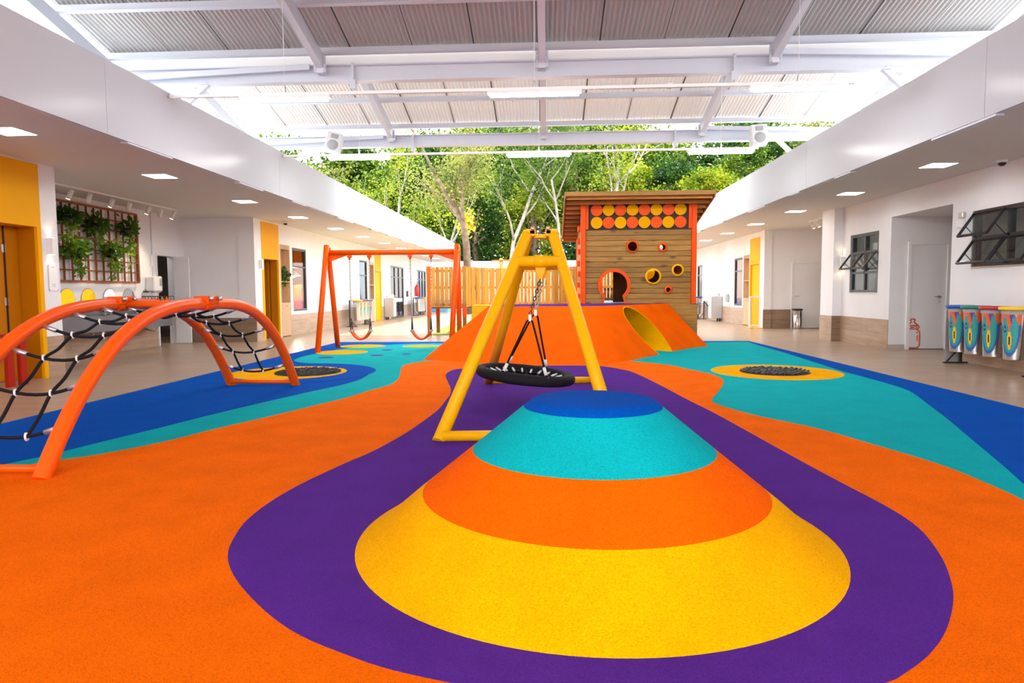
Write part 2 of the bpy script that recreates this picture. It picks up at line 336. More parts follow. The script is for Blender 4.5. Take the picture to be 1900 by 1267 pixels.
# left wing
hl = [(7.95, 9.58, 0, 3.07)]
mb = MB(); wallx(mb, XL, -8, 9.93, 0, ZS, hl, -0.35); mb.box(XL-0.35, XL-1.95, 9.73, 9.93, 0, ZS)
hl2 = [(17.25, 18.37, 0, 3.05), (18.45, 19.16, 0, 2.55), (19.36, 20.5, 0.69, 2.52), (26.4, 27.55, 0.9, 2.49), (27.9, 28.62, 0, 2.49), (28.75, 29.85, 0, 2.96), (31.7, 34.6, 0, 2.48), (38.2, 41.0, 0, 2.48)]
wallx(mb, XL, 17.05, 41.4, 0, ZS, hl2, -0.10)
wallx(mb, -9.12, 9.93, 16.86, 0, ZS, [(15.62, 16.42, 0, 2.12)], -0.2)
mb.box(-9.32, -7.72, 16.86, 17.06, 0, ZS); mb.box(-7.72, XL, 16.82, 17.05, 0, ZS); mb.box(-13, -12.8, -8, 42, 0, ZS)
struct(mb.build('wall_left', WALL), 'white painted walkway wall of the wing with the hand wash niche', 'wall')
mb = MB(); t = 0.012
for a, b in ((16.82, 17.25), (19.16, 26.4), (26.4, 27.9), (29.85, 31.7), (34.6, 38.2)): mb.box(XL, XL+t, a, b, 0, 0.6)
mb.box(XL, XL+t, 9.58, 9.93, 0, 0.6)
mb.box(-9.12, -9.12+t, 9.95, 15.55, 0, 0.6)
struct(mb.build('baseboard_left', TILE_X), 'brown wood look tile wainscot low on the white wall behind the swings', 'baseboard')
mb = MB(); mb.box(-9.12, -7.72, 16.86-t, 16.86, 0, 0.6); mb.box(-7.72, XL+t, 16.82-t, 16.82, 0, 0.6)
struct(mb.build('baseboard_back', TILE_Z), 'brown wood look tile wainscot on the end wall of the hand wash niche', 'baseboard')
mb = MB().box(-13, FL-0.16, -8, 41.4, ZS, ZF-0.02)
struct(mb.build('ceiling', SOFF), 'white flat ceiling over the walkway on the hand wash side', 'ceiling')

# right wing
mb = MB()
wallx(mb, XR, -8, 12.08, 0, ZS, [(8.3, 11.5, 1.56, 2.46)], 0.10)
mb.box(XR, XR+0.25, 12.08, 14.15, 2.65, ZS)                       # lintel of the recess
mb.box(XR+0.25, XR+1.8, 11.88, 12.08, 0, 2.65)
mb.box(XR, 7.22, 14.15, 14.35, 0, 2.65); mb.box(7.22, XR+1.8, 14.15, 14.35, 2.16, 2.65); mb.box(8.05, XR+1.8, 14.15, 14.35, 0, 2.16); mb.box(XR+0.25, XR+1.8, 12.08, 14.35, 2.65, 2.8)
wallx(mb, XR, 14.35, 16.4, 0, ZS, [(14.65, 15.95, 1.14, 2.43)], 0.10); mb.box(XR, XR+0.25, 14.15, 14.35, 2.65, ZS)
mb.box(6.68, XR+0.25, 16.4, 17.1, 0, ZS); mb.box(XR+0.25, 8.95, 16.9, 17.1, 0, ZS)
wallx(mb, 8.75, 17.1, 22.0, 0, ZS, [(20.9, 21.9, 0, 2.1)], 0.2)
mb.box(6.82, 7.06, 21.96, 22.3, 0, ZS); mb.box(7.06, 7.68, 22.0, 22.2, 0, ZS); mb.box(7.68, 8.64, 22.0, 22.2, 2.08, ZS); mb.box(8.64, 8.95, 22.0, 22.2, 0, ZS)
wallx(mb, XR, 22.3, 41.4, 0, ZS, [(22.6, 23.64, 0, 2.93), (23.72, 24.42, 0, 2.42), (24.56, 25.6, 0.66, 2.37), (30.8, 31.8, 0.7, 2.35), (33.4, 36.8, 0, 2.93)], 0.10)
mb.box(12.8, 13, -8, 42, 0, ZS)
struct(mb.build('wall_right', WALL), 'white painted walkway wall of the wing with the row of recycling bins', 'wall')
mb = MB()
for a, b in ((-8, 12.08), (14.15, 16.4), (24.42, 41.4)): mb.box(XR-t, XR, a, b, 0, 0.6)
mb.box(6.68-t, 6.68, 16.4, 17.1, 0, 0.6)
struct(mb.build('baseboard_right', TILE_X), 'brown wood look tile wainscot low on the wall behind the recycling bins', 'baseboard')
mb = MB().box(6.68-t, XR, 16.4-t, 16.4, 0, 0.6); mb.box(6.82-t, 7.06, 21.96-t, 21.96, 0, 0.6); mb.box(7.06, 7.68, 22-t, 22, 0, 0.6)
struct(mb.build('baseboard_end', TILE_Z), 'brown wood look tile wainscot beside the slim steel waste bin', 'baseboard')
struct(MB().box(XR, 7.2, 14.13, 14.15, 0, 0.1).build('baseboard_recess', mat('greige_skirting', (.45, .40, .36), .5)), 'low greige skirting in the recess beside the baby bottle door', 'baseboard')
struct(MB().box(FR+0.16, 13, -8, 41.4, ZS, ZF-0.02).build('ceiling', SOFF), 'white flat ceiling over the walkway on the recycling bin side', 'ceiling')
struct(MB().box(-30, 30, -32.3, -32, -.2, 2.2).build('wall_back', WALL), 'white boundary wall far behind the camera', 'wall')
struct(MB().box(-14, 14, 42.5, 42.8, 0, 3.12).build('wall_front', WALL), 'white boundary wall at the far end below the trees', 'wall')
struct(MB().box(-7.2, 4.5, 42.46, 42.5, 0, 0.75).build('trim_1', SKYB), 'light blue painted band at the foot of the boundary wall', 'trim')

for a, b, lab in ((-13.1, FL-0.17, 'white membrane on the flat roof of the hand wash wing'), (FR+0.17, 13.1, 'white membrane on the flat roof of the recycling bin wing')):
    struct(MB().box(a, b, -8, 41.4, ZF-0.02, ZF-0.008).build('roof_membrane', MEMB), lab, 'roof')
# glossy fascias: a backing and a row of panels with open joints
for nm, x, s, lab in (('trim_2', FL, -1, 'tall glossy white fascia over the hand wash walkway'), ('trim_3', FR, 1, 'tall glossy white fascia over the recycling bin walkway')):
    root = thing(nm, lab, 'fascia', (x, -7.9, ZS)); root['kind'] = 'structure'
    MB().box(x + s*0.03, x + s*0.16, -7.9, 40.2, ZS, ZF-0.01).build('backing', STEEL_W, root)
    y = -7.6
    while y < 40:
        y2 = min(y + 5.15, 40.2); MB().box(x, x + s*0.03, y + 0.003, y2 - 0.003, ZS - 0.03, ZF).build('panel', FASC, root); y = y2
    mb = MB(); random.seed(3 + s); yy = 3.0
    while yy < 38: l = random.uniform(.4, 1.3); mb.box(x + s*0.01, x + s*0.10, yy, yy + l, ZS - 0.045 - random.random()*0.012, ZS - 0.03); yy += l + random.uniform(1.2, 2.6)
    mb.build('drip_edge', STEEL_W, root)

# ------------------------------------------------------------------ saw-tooth roof: sheets, purlins, rafters, beams
RX0, RX1, SL = -7.36, 7.1, 0.25
LOWS = [1.2, 6.3, 11.4, 16.5]; BAY = 5.1; ZLOW = 5.2
roof = thing('ceiling', 'saw-tooth canopy roof of grey corrugated metal sheets', 'roof', (0, -3.9, ZLOW)); roof['kind'] = 'structure'
def sheet_mesh(wd, n_wave):
    mb = MB(); n = n_wave*8; vs = []
    for j in range(2):
        for i in range(n+1):
            x = wd*i/n; z = 0.0145*math.cos(2*PI*i/8)
            vs.append((x, -(BAY+0.12)*j, z + SL*(BAY+0.12)*j))
    fs = [(i, i+1, n+1+i+1, n+1+i) for i in range(n)]
    mb.add(vs, fs, 0, True)
    # lap lip along one edge, its shadow painted as a dark strip
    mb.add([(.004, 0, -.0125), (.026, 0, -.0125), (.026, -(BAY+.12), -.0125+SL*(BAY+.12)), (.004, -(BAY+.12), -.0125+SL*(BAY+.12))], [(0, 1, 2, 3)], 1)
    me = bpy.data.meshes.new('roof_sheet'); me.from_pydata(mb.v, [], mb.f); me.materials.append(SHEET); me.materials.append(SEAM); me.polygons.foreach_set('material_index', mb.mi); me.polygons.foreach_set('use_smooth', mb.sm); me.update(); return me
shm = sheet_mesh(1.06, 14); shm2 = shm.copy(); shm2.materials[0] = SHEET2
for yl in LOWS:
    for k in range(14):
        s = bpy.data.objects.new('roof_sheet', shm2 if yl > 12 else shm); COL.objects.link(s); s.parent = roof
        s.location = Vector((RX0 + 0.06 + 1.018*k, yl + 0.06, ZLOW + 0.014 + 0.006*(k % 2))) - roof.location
for yl in LOWS:      # purlins run across under the sheets, rafters down the slope, one I-beam at each low edge
    for d in (0.06, 1.24, 2.5, 3.7, 4.9):
        z = ZLOW + SL*d; y = yl - d
        MB().box(RX0, RX1, y-0.03, y+0.03, z-0.115, z-0.004).box(RX0, RX1, y-0.075, y-0.03, z-0.115, z-0.107).build('purlin', STEEL_W, roof)
    for x in (RX0+0.05, -3.7, -0.07, 3.62, RX1-0.05):
        f = lambda d: (x, yl - d, ZLOW + SL*d - 0.24)
        mb = MB().bar(f(-0.02), f(BAY), 0.11, 0.22); mb.box(x-0.055, x+0.055, yl-0.12, yl+0.04, 4.80, ZLOW-0.14); r = mb.build('rafter', STEEL_W, roof)
        if yl > 11:
            mb = MB()
            for sx in (-1, 1):
                for q in range(3): mb.lathe([(0.0, 0), (0.018, 0), (0.018, 0.03), (0, 0.03)], 8, (x + sx*0.075, yl-0.135, 4.86+0.07*q), 'Y')
            mb.box(x-0.10, x+0.10, yl-0.115, yl-0.10, 4.82, 5.07); mb.build('bolt_plate', STEEL_W, r)
beams = []
for i, yl in enumerate(LOWS):
    y = yl + 0.12; b = thing('roof_beam', ['white steel roof beam nearest behind the camera', 'white steel roof beam overhead before the lamps', 'white steel roof beam over the first row of tube lamps', 'white steel roof beam above the trees with two loudspeakers'][i], 'beam', (0, y, 4.72), kind='structure')
    MB().box(RX0-0.1, RX1+0.1, y-0.02, y+0.02, 4.73, 4.96).build('web', STEEL_W, b)
    MB().box(RX0-0.1, RX1+0.1, y-0.09, y+0.09, 4.71, 4.73).build('flange', STEEL_W, b); MB().box(RX0-0.1, RX1+0.1, y-0.09, y+0.09, 4.96, 4.98).build('flange', STEEL_W, b)
    for x in (-3.2, 3.02): MB().box(x-0.02, x+0.02, y-0.11, y+0.11, 4.58, 5.0).box(x-0.05, x+0.05, y-0.12, y-0.10, 4.58, 4.72).build('stiffener', STEEL_W, b)
    for sx in (-1, 1):
        MB().box(sx*6.6-0.2-.07, sx*6.6-0.2+.07, y-0.07, y+0.07, ZF-0.02, 4.71).build('post', STEEL_W, b)
        MB().bar((sx*5.55-0.15, y, 4.74), (sx*6.45-.2, y, ZF), 0.09, 0.09).build('brace', STEEL_W, b)
    MB().bar((-3.9, y-0.14, 4.93), (-7.0, y-0.14, 4.82), 0.05, 0.09).build('sag_tie', STEEL_W, b); MB().bar((3.75, y-0.14, 5.0), (7.0, y-0.14, 4.9), 0.05, 0.09).build('sag_tie', STEEL_W, b)
for yl in LOWS[:-1]:
    MB().box(RX0, RX1, yl+0.10, yl+0.12, 4.99, ZLOW + SL*BAY).build('clerestory_fill_panel', CLER, roof)  # unseen panels, made translucent to pass fill light to the play area

# ------------------------------------------------------------------ poured rubber mat: colour fields as inlaid pieces
TEAL_L = [(-3.95,4.40),(-3.876,4.573),(-3.787,4.763),(-3.724,4.951),(-3.629,5.37),(-3.485,5.935),(-3.327,6.624),(-3.157,7.257),(-2.933,8.018),(-2.811,8.385),(-2.672,8.839),(-2.60,9.402),(-2.70,10.32),(-2.968,10.87),(-3.287,11.15),(-3.705,11.36),(-4.1,11.5),(-4.38,11.72),(-4.56,12.05),(-4.64,12.618),(-4.60,13.292),(-4.454,14.3),(-4.049,15.1),(-3.731,15.5),(-3.164,15.85),(-2.473,15.95)]
ORANGE_LEFT = [(-3.92,4.2),(-3.786,4.464),(-3.658,4.609),(-3.578,4.704),(-3.377,4.897),(-3.133,5.326),(-2.954,5.872),(-2.717,6.484),(-2.559,6.936),(-2.315,7.647),(-2.2,8.202),(-2.055,8.789),(-2.083,9.403),(-2.219,10.176),(-2.346,10.844),(-2.352,11.296),(-2.236,11.647),(-2.172,11.85)]
ORANGE_RIGHT = [(1.103,12.0),(1.361,11.85),(1.625,11.60),(1.983,11.12),(2.152,10.584),(2.302,10.158),(2.373,9.798),(2.38,9.404),(2.309,9.013),(2.082,8.321),(1.838,7.648),(1.787,7.386),(1.839,7.076),(2.008,6.602),(2.337,5.996),(2.522,5.395),(2.687,4.764),(2.715,4.265),(2.7,3.943),(2.62,3.4),(2.5,2.6),(2.5,1.0)]
PURPLE = [(-1.386,10.576),(-1.478,10.243),(-1.47,9.773),(-1.335,9.059),(-1.201,8.394),(-1.141,7.903),(-1.127,7.465),(-1.116,6.874),(-1.166,6.154),(-1.224,5.61),(-1.322,5.043),(-1.427,4.673),(-1.549,4.161),(-1.597,3.772),(-1.59,3.44),(-1.528,3.154),(-1.467,2.986),(-1.384,2.836),(-1.246,2.65),(-1.04,2.424),(-0.861,2.271),(-0.675,2.16),(-0.511,2.078),(-0.293,2.006),(0.0,1.93),(0.4,1.9),(0.75,1.95),(1.024,2.059),(1.118,2.119),(1.255,2.236),(1.397,2.396),(1.544,2.609),(1.651,2.807),(1.77,3.099),(1.866,3.47),(1.872,3.831),(1.81,4.448),(1.739,5.351),(1.642,6.651),(1.537,7.625),(1.45,8.6),(1.359,9.462),(1.255,10.183),(1.133,10.531),(0.926,10.88),(0.634,11.05),(0.11,11.06),(-0.254,11.03),(-0.907,10.9)]
TEAL_R = [(4.70,16.2),(4.62,15.2),(4.55,13.22),(4.44,11.5),(4.36,10.287),(4.356,9.4),(4.33,8.6),(4.24,8.1),(3.994,7.341),(3.70,6.45),(3.407,5.623),(3.101,4.753),(2.931,4.288),(2.7,3.6),(2.4,3.0)]
mat_t = thing('playground_mat', 'colourful poured rubber playground surface with orange, purple, teal and blue fields', 'playground surface', (0, 5, 0))
MX0, MX1, MY0, MY1 = -5.12, 4.8, -6, 16.52
MB().box(MX0, MX1, MY0, MY1, 0, 0.008).build('blue_field', R_BL, mat_t)
tl = xy(spline(TEAL_L, 6)); MB().slab(tl + [(-1.2, 15.95), (-1.2, 8), (-2.0, 5.0), (-2.8, 3.9)], 0.007, 0.0095).build('teal_field', R_TE, mat_t)
tr_ = xy(spline(TEAL_R, 6)); MB().slab([(-1.2, 16.0), (-1.2, 10), (1.0, 6), (2.0, 3.0)] + tr_[::-1], 0.007, 0.0095).build('teal_field', R_TE, mat_t)
ol = xy(spline(ORANGE_LEFT, 6)); orr = xy(spline(ORANGE_RIGHT, 6))
MB().slab([(-3.92, MY0+0.01), (2.5, MY0+0.01)] + orr[::-1] + ol[::-1], 0.009, 0.011).build('orange_field', R_OR, mat_t)
MB().slab(xy(spline(PURPLE, 5, True)), 0.0105, 0.0125).build('purple_field', R_PU, mat_t)
def disc(name, c, rx, ry, z0, z1, m, n=64): return MB().slab([(max(c[0]+rx*math.cos(2*PI*i/n), MX0+.005), c[1]+ry*math.sin(2*PI*i/n)) for i in range(n)], z0, z1).build(name, m, mat_t)
disc('blue_ring', (-3.95, 10.1), 1.33, 1.36, 0.009, 0.0105, R_BL); disc('yellow_ring', (-3.93, 10.12), 0.87, 0.86, 0.010, 0.0115, R_YE); disc('yellow_ring', (3.36, 10.2), 0.91, 0.97, 0.010, 0.0115, R_YE)
for c, rx, ry in (((-4.16, 13.62), .52, .50), ((-4.16, 15.18), .52, .46), ((-2.82, 15.13), .42, .35)): disc('yellow_spot', c, rx, ry, 0.010, 0.0118, R_YE)
for c, rx, ry in (((-4.12, 12.5), .15, .11), ((-3.36, 14.14), .13, .12), ((-3.28, 12.95), .14, .12), ((-2.75, 13.2), .1, .1)): disc('purple_spot', c, rx, ry, 0.0095, 0.0105, R_PU)
for c, lab in (((-3.62, 10.12), 'round in-ground pad of black rubber strips under the climbing arch'), ((3.34, 10.17), 'round in-ground pad of black rubber strips on the open teal field')):
    r0 = 0.49; tp = thing('ground_trampoline', lab, 'trampoline', (c[0], c[1], 0.011))
    MB().slab([(c[0]+r0*math.cos(2*PI*i/40), c[1]+r0*math.sin(2*PI*i/40)) for i in range(40)], 0.0115, 0.016).build('bed', BLKRUB, tp)
    mb = MB(); random.seed(5)
    for i in range(13):
        yy = -r0 + 2*r0*(i+0.5)/13; hw = math.sqrt(max(r0*r0-yy*yy, 0)) - 0.01; x = -hw
        while x < hw - 0.02:
            l = random.uniform(.07, .13); a = random.uniform(.2, .75)
            p = Vector((c[0]+x, c[1]+yy, 0.024)); q = p + Vector((min(l, hw-x)*math.cos(a), l*math.sin(a)*.55, random.uniform(.0, .03)))
            mb.bar(p, q, 0.026, 0.014); x += l*0.62
    tag(mb.build('rubber_strips', BLKRUB, tp), kind='stuff')

# ------------------------------------------------------------------ foreground cone mound, four colour bands on one body
cn = thing('rubber_mound', 'cone shaped rubber mound in the foreground with yellow, orange, teal and blue bands', 'mound', (0.22, 3.31, 0))
C3 = (0.22, 3.31)
prof = [(1.15, 0.008), (1.13, 0.022), (1.08, 0.052), (1.0, 0.108), (0.905, 0.19), (0.827, 0.254)]
def band(name, pr, m, n=96):
    mb = MB(); mb.lathe(pr, n, (C3[0], C3[1], 0)); return mb.build(name, m, cn)
band('yellow_band', prof, R_YE); band('orange_band', [(0.827, .254), (.70, .357), (.585, .45)], R_OD); band('teal_band', [(.585, .45), (.46, .552), (.335, .655)], R_TE)
band('blue_cap', [(.335, .655), (.30, .683), (.283, .690), (.26, .692), (0.001, .694)], R_BL)
# ------------------------------------------------------------------ big orange mound with a tunnel, in front of the playhouse
ZT = 0.93
Bp = [(-1.35, 15.5), (-1.75, 13.9), (-2.17, 12.5), (-2.20, 12.12), (-1.85, 11.86), (-1.3, 11.62), (-.4, 11.36), (.4, 11.26), (.9, 11.32), (1.3, 11.70), (1.66, 12.24), (2.04, 12.86), (2.55, 13.76), (3.05, 14.5), (3.46, 14.93), (3.5, 15.5)]
Tp = [(-1.12, 15.5), (-1.14, 14.2), (-1.15, 13.4), (-1.12, 13.2), (-.95, 13.18), (-.6, 13.18), (-.2, 13.18), (.3, 13.18), (.75, 13.18), (1.0, 13.22), (1.2, 13.45), (1.5, 13.9), (1.98, 14.55), (2.45, 15.1), (2.66, 15.32), (2.7, 15.5)]
def resample(p): return [q for q in spline(p, 6)]
bs, ts = resample(Bp), resample(Tp); nb = len(bs); NR = 8
mb = MB(); vs = []
for j in range(NR+1):
    t = j/NR
    for i in range(nb):
        p = bs[i].lerp(ts[i], t); z = ZT*t + 0.03*math.sin(PI*t)*0.0
        vs.append((p.x, p.y, 0.009 + (ZT-0.009)*t))
ev = len(vs); fs = [(j*nb+i, j*nb+i+1, (j+1)*nb+i+1, (j+1)*nb+i) for j in range(NR) for i in range(nb-1)]
mb.add(vs, fs)
mb.f.append([j*nb for j in range(NR+1)] + [j*nb + nb-1 for j in reversed(range(NR+1))]); mb.mi.append(0); mb.sm.append(False)
mb.f.append([NR*nb+i for i in range(nb)]); mb.mi.append(0); mb.sm.append(False)
mb.f.append([i for i in reversed(range(nb))]); mb.mi.append(0); mb.sm.append(False)
mt = thing('tunnel_mound', 'large orange rubber mound with a yellow tunnel mouth below the playhouse', 'mound', (0.5, 13.5, 0))
body = mb.build('slope', R_OD, mt)
bm = bmesh.new(); bm.from_mesh(body.data); bmesh.ops.recalc_face_normals(bm, faces=bm.faces); bm.to_mesh(body.data); bm.free()
solid = body.data.copy()
A0 = Vector((2.33, 13.30, 0.385)); AD = Vector((-0.73, 0.68, 0)).normalized(); RT = 0.50
def pipe(name, r, a, b, n=48):
    s = AD.cross(Vector((0, 0, 1))); m_ = MB(); v = []
    for q in (a, b):
        for k in range(n): v.append(A0 + AD*q + (s*math.cos(2*PI*k/n) + Vector((0, 0, 1))*math.sin(2*PI*k/n))*r)
    m_.add(v, [(k, (k+1) % n, n+(k+1) % n, n+k) for k in range(n)] + [list(reversed(range(n))), list(range(n, 2*n))])
    o = m_.build(name, R_YE); bm = bmesh.new(); bm.from_mesh(o.data); bmesh.ops.recalc_face_normals(bm, faces=bm.faces); bm.to_mesh(o.data); bm.free(); return o
c1 = pipe('cut', RT+0.02, -1.2, 2.3)
boolean(body, [c1]); body.data.materials.clear(); body.data.materials.append(R_OD)
for p in body.data.polygons: p.material_index = 0
lin = pipe('tunnel_lining', RT+0.019, -1.2, 2.28); c2 = pipe('cut', RT, -1.4, 2.2)
so = bpy.data.objects.new('solid', solid); COL.objects.link(so); so.location = (0, 0, 0)
boolean(lin, [c2])
md = lin.modifiers.new('b', 'BOOLEAN'); md.operation = 'INTERSECT'; md.object = so; md.solver = 'EXACT'
bpy.context.view_layer.update()
me = bpy.data.meshes.new_from_object(lin.evaluated_get(bpy.context.evaluated_depsgraph_get())); lin.modifiers.clear(); lin.data = me
me.materials.clear(); me.materials.append(R_YE)
lin.parent = mt; lin.location = -mt.location
drop(c1, c2, so)
s_ = AD.cross(Vector((0, 0, 1)))
def tp_(a, b): q = A0 + AD*a + s_*b; return (q.x, q.y)
MB().slab([tp_(1.70, -.32), tp_(1.70, .32), tp_(2.2, .32), tp_(2.2, -.32)], 0.0, 0.014).build('tunnel_floor', R_YE, mt)
MB().slab(xy(ts), ZT, ZT+0.004).build('top_patch', R_PU, mt)

# ------------------------------------------------------------------ playhouse
def split_islands(o):
    bm = bmesh.new(); bm.from_mesh(o.data); bm.verts.ensure_lookup_table(); left = set(v.index for v in bm.verts); isl = []
    while left:
        st_ = [left.pop()]; cur = set(st_)
        while st_:
            for e in bm.verts[st_.pop()].link_edges:
                for v in e.verts:
                    if v.index in left: left.discard(v.index); cur.add(v.index); st_.append(v.index)
        isl.append(cur)
    bm.free()
    if len(isl) < 2: return
    src = o.data
    for k, cur in enumerate(isl):
        b2 = bmesh.new(); b2.from_mesh(src); bmesh.ops.delete(b2, geom=[v for v in b2.verts if v.index not in cur], context='VERTS')
        me = src.copy(); b2.to_mesh(me); b2.free()
        if k == 0: o.data = me
        else: q = o.copy(); q.data = me; COL.objects.link(q)
HX0, HX1, HY, HYB, DZ = 0.77, 3.33, 15.6, 18.0, 0.92
ph = thing('playhouse', 'tall wooden playhouse with round portholes and two rows of coloured discs', 'playhouse', (2.05, 16.8, 0))
for x, y, zt in ((HX0+.045, HY-.02, 3.22), (HX1-.045, HY-.02, 3.22), (HX0+.045, HYB, 2.62), (HX1-.045, HYB, 2.62)):
    MB().rbox(x-.055, x+.055, y-.05, y+.05, DZ if y < 16 else 0, zt, .008).build('corner_post', RO_M, ph)
MB().box(HX0+.1, HX1-.1, HY-.05, HY+.03, 3.16, 3.22).build('top_rail', RO_M, ph)
for x in (HX0+.13, HX1-.13): MB().box(x-.035, x+.035, HY-.03, HY+.02, 2.60, 3.16).build('panel_stile', RO_M, ph)
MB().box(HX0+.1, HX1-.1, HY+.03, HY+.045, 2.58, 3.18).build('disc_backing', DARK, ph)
px = [HX0 + .215 + (HX1-HX0-.43)*(i+.5)/8 for i in range(8)]; rd = (HX1-HX0-.43)/16*0.99
for j, z in enumerate((3.025, 2.745)):
    for i, x in enumerate(px): MB().lathe([(0, -.012), (rd, -.012), (rd, .012), (0, .012)], 32, (x, HY-.01, z), 'Y', smooth=False).build('disc', RO_M if (i+j) % 2 == 0 else YE_D, ph)
holes = [(1.92, 2.21, .135, .105, RO_M), (2.59, 2.185, .10, .065, RO_M), (2.93, 1.675, .135, .098, YE_M), (2.385, 1.535, .18, .142, YE_M), (2.725, 1.235, .087, .05, RO_M)]
dc = (1.515, 1.345); dr = .325
cut = []
for x, z, ro, ri, m in holes:
    cut.append(MB().lathe([(0, -.3), (ri+.012, -.3), (ri+.012, .3), (0, .3)], 32, (x, HY, z), 'Y').build('cut', DARK))
def keyhole(r, hw, zb):
    a = math.asin(min(hw/r, 1)); return [(dc[0]+r*math.sin(t), dc[1]-r*math.cos(t)) for t in [a + (2*PI-2*a)*i/40 for i in range(41)]] + [(dc[0]-hw*1.28, zb), (dc[0]+hw*1.28, zb)]
kk = keyhole(dr-.02, .20, DZ-.05)
def prism_xz(poly, y0, y1):
    m_ = MB(); n = len(poly); m_.add([(x, y0, z) for x, z in poly] + [(x, y1, z) for x, z in poly], [tuple(range(n)), tuple(reversed(range(n, 2*n)))] + [(i, i+n, (i+1) % n + n, (i+1) % n) for i in range(n)]); return m_
ck = prism_xz(kk, HY-.3, HY+.3).build('cut', DARK); bm = bmesh.new(); bm.from_mesh(ck.data); bmesh.ops.recalc_face_normals(bm, faces=bm.faces); bm.to_mesh(ck.data); bm.free()
cut.append(ck)
for c in cut[:-1]:
    bm = bmesh.new(); bm.from_mesh(c.data); bmesh.ops.remove_doubles(bm, verts=bm.verts, dist=1e-5); bmesh.ops.recalc_face_normals(bm, faces=bm.faces); bm.to_mesh(c.data); bm.free()
bkb = MB().box(HX0+.1, HX1-.1, HY+.03, HY+.04, DZ, 2.58).build('dark_joint_backing', DARK); boolean(bkb, cut); bkb.data.materials.clear(); bkb.data.materials.append(DARK); bkb.parent = ph; bkb.location = -ph.location  # dark sheet added to keep light out of the plank joints
NPL = 14; ph_ = (2.585 - DZ)/NPL; random.seed(11)
for i in range(NPL):
    z0 = DZ + ph_*i; z1 = z0 + ph_ - .006; dy = random.uniform(-.004, .004)
    o = MB().rbox(HX0+.1, HX1-.1, HY-.012+dy, HY+.026+dy, z0, z1, .006).build('plank', PINE, ph)
    sel = []
    for (x, z, ro, ri, m), c in zip(holes, cut): 
        if z1 > z-ri-.02 and z0 < z+ri+.02: sel.append(c)
    if z0 < dc[1]+dr: sel.append(ck)
    if sel:
        o.location = (0, 0, 0); o.parent = None
        boolean(o, sel); o.data.materials.clear(); o.data.materials.append(PINE); o.parent = ph; o.location = -ph.location; split_islands(o)
for x, z, ro, ri, m in holes:
    MB().lathe([(ri, -.045), (ro, -.045), (ro, .0), (ri, .03), (ri, -.045)], 40, (x, HY-.005, z), 'Y').build('porthole_ring', m, ph)
ka, kb = keyhole(dr+.045, .235, DZ-.02), keyhole(dr-.025, .19, DZ-.02)
mb = MB(); n = len(ka)
vs = [(x, HY-.05, z) for x, z in ka] + [(x, HY-.05, z) for x, z in kb] + [(x, HY+.04, z) for x, z in ka] + [(x, HY+.04, z) for x, z in kb]
fs = []
for i in range(n-1):
    if i == n-2: continue
    fs += [(i, i+1, n+i+1, n+i), (2*n+i, 3*n+i, 3*n+i+1, 2*n+i+1), (i, 2*n+i, 2*n+i+1, i+1), (n+i, n+i+1, 3*n+i+1, 3*n+i)]
i = n-1; fs += [(i, 0, n, n+i), (i, 2*n+i, 2*n, 0), (n+i, n, 3*n, 3*n+i)]
mb.add(vs, fs).build('door_ring', RO_M, ph)
drop(*cut)
for i in range(14):     # side walls: boards along y
    z0 = DZ + .128*i
    MB().rbox(HX0+.01, HX0+.04, HY+.05, HYB, z0, z0+.129, .006).build('side_plank', PINEY, ph); MB().rbox(HX1-.04, HX1-.01, HY+.05, HYB, z0, z0+.129, .006).build('side_plank', PINEY, ph)
random.seed(4)
for i in range(7): MB().rbox(HX0-.05, HX0+.012, HY+.35+.3*(i % 2)+random.random()*.2, HY+.75+.3*(i % 2)+random.random()*.2, DZ+.12+.26*i, DZ+.24+.26*i, .01).build('climbing_hold', RO_M, ph)
bw = MB(); nb_ = 13
for i in range(13):
    z0 = DZ + .128*i; o = MB().rbox(1.72, HX1-.05, HYB-.02, HYB+.02, z0, z0+.129, .006).build('back_plank', SHADEWOOD, ph)
    for cxx, czz, crr in ((2.60, 1.70, .20), (2.93, 2.33, .075)):
        if z0 < czz+crr and z0+.129 > czz-crr:
            c_ = MB().lathe([(0, -.3), (crr, -.3), (crr, .3), (0, .3)], 32, (cxx, HYB, czz), 'Y').build('cut', DARK)
            bm = bmesh.new(); bm.from_mesh(c_.data); bmesh.ops.remove_doubles(bm, verts=bm.verts, dist=1e-5); bmesh.ops.recalc_face_normals(bm, faces=bm.faces); bm.to_mesh(c_.data); bm.free()
            o.parent = None; o.location = (0, 0, 0); boolean(o, [c_]); o.data.materials.clear(); o.data.materials.append(SHADEWOOD); o.parent = ph; o.location = -ph.location; drop(c_); split_islands(o)
MB().box(HX0+.02, HX1-.02, HY+.03, HYB+.05, DZ-.06, DZ-.005).build('deck', PINE, ph)
mb = MB(); 
for i in range(7):      # boards of the plinth right of the mound
    z0 = .01 + .131*i; MB().rbox(HX0, HX1+.05, HY-.03, HY+.005, z0, z0+.125, .004).build('plinth_plank', PINE, ph); MB().rbox(HX1+.01, HX1+.045, HY+.005, HYB, z0, z0+.125, .004).build('plinth_plank', PINEY, ph)
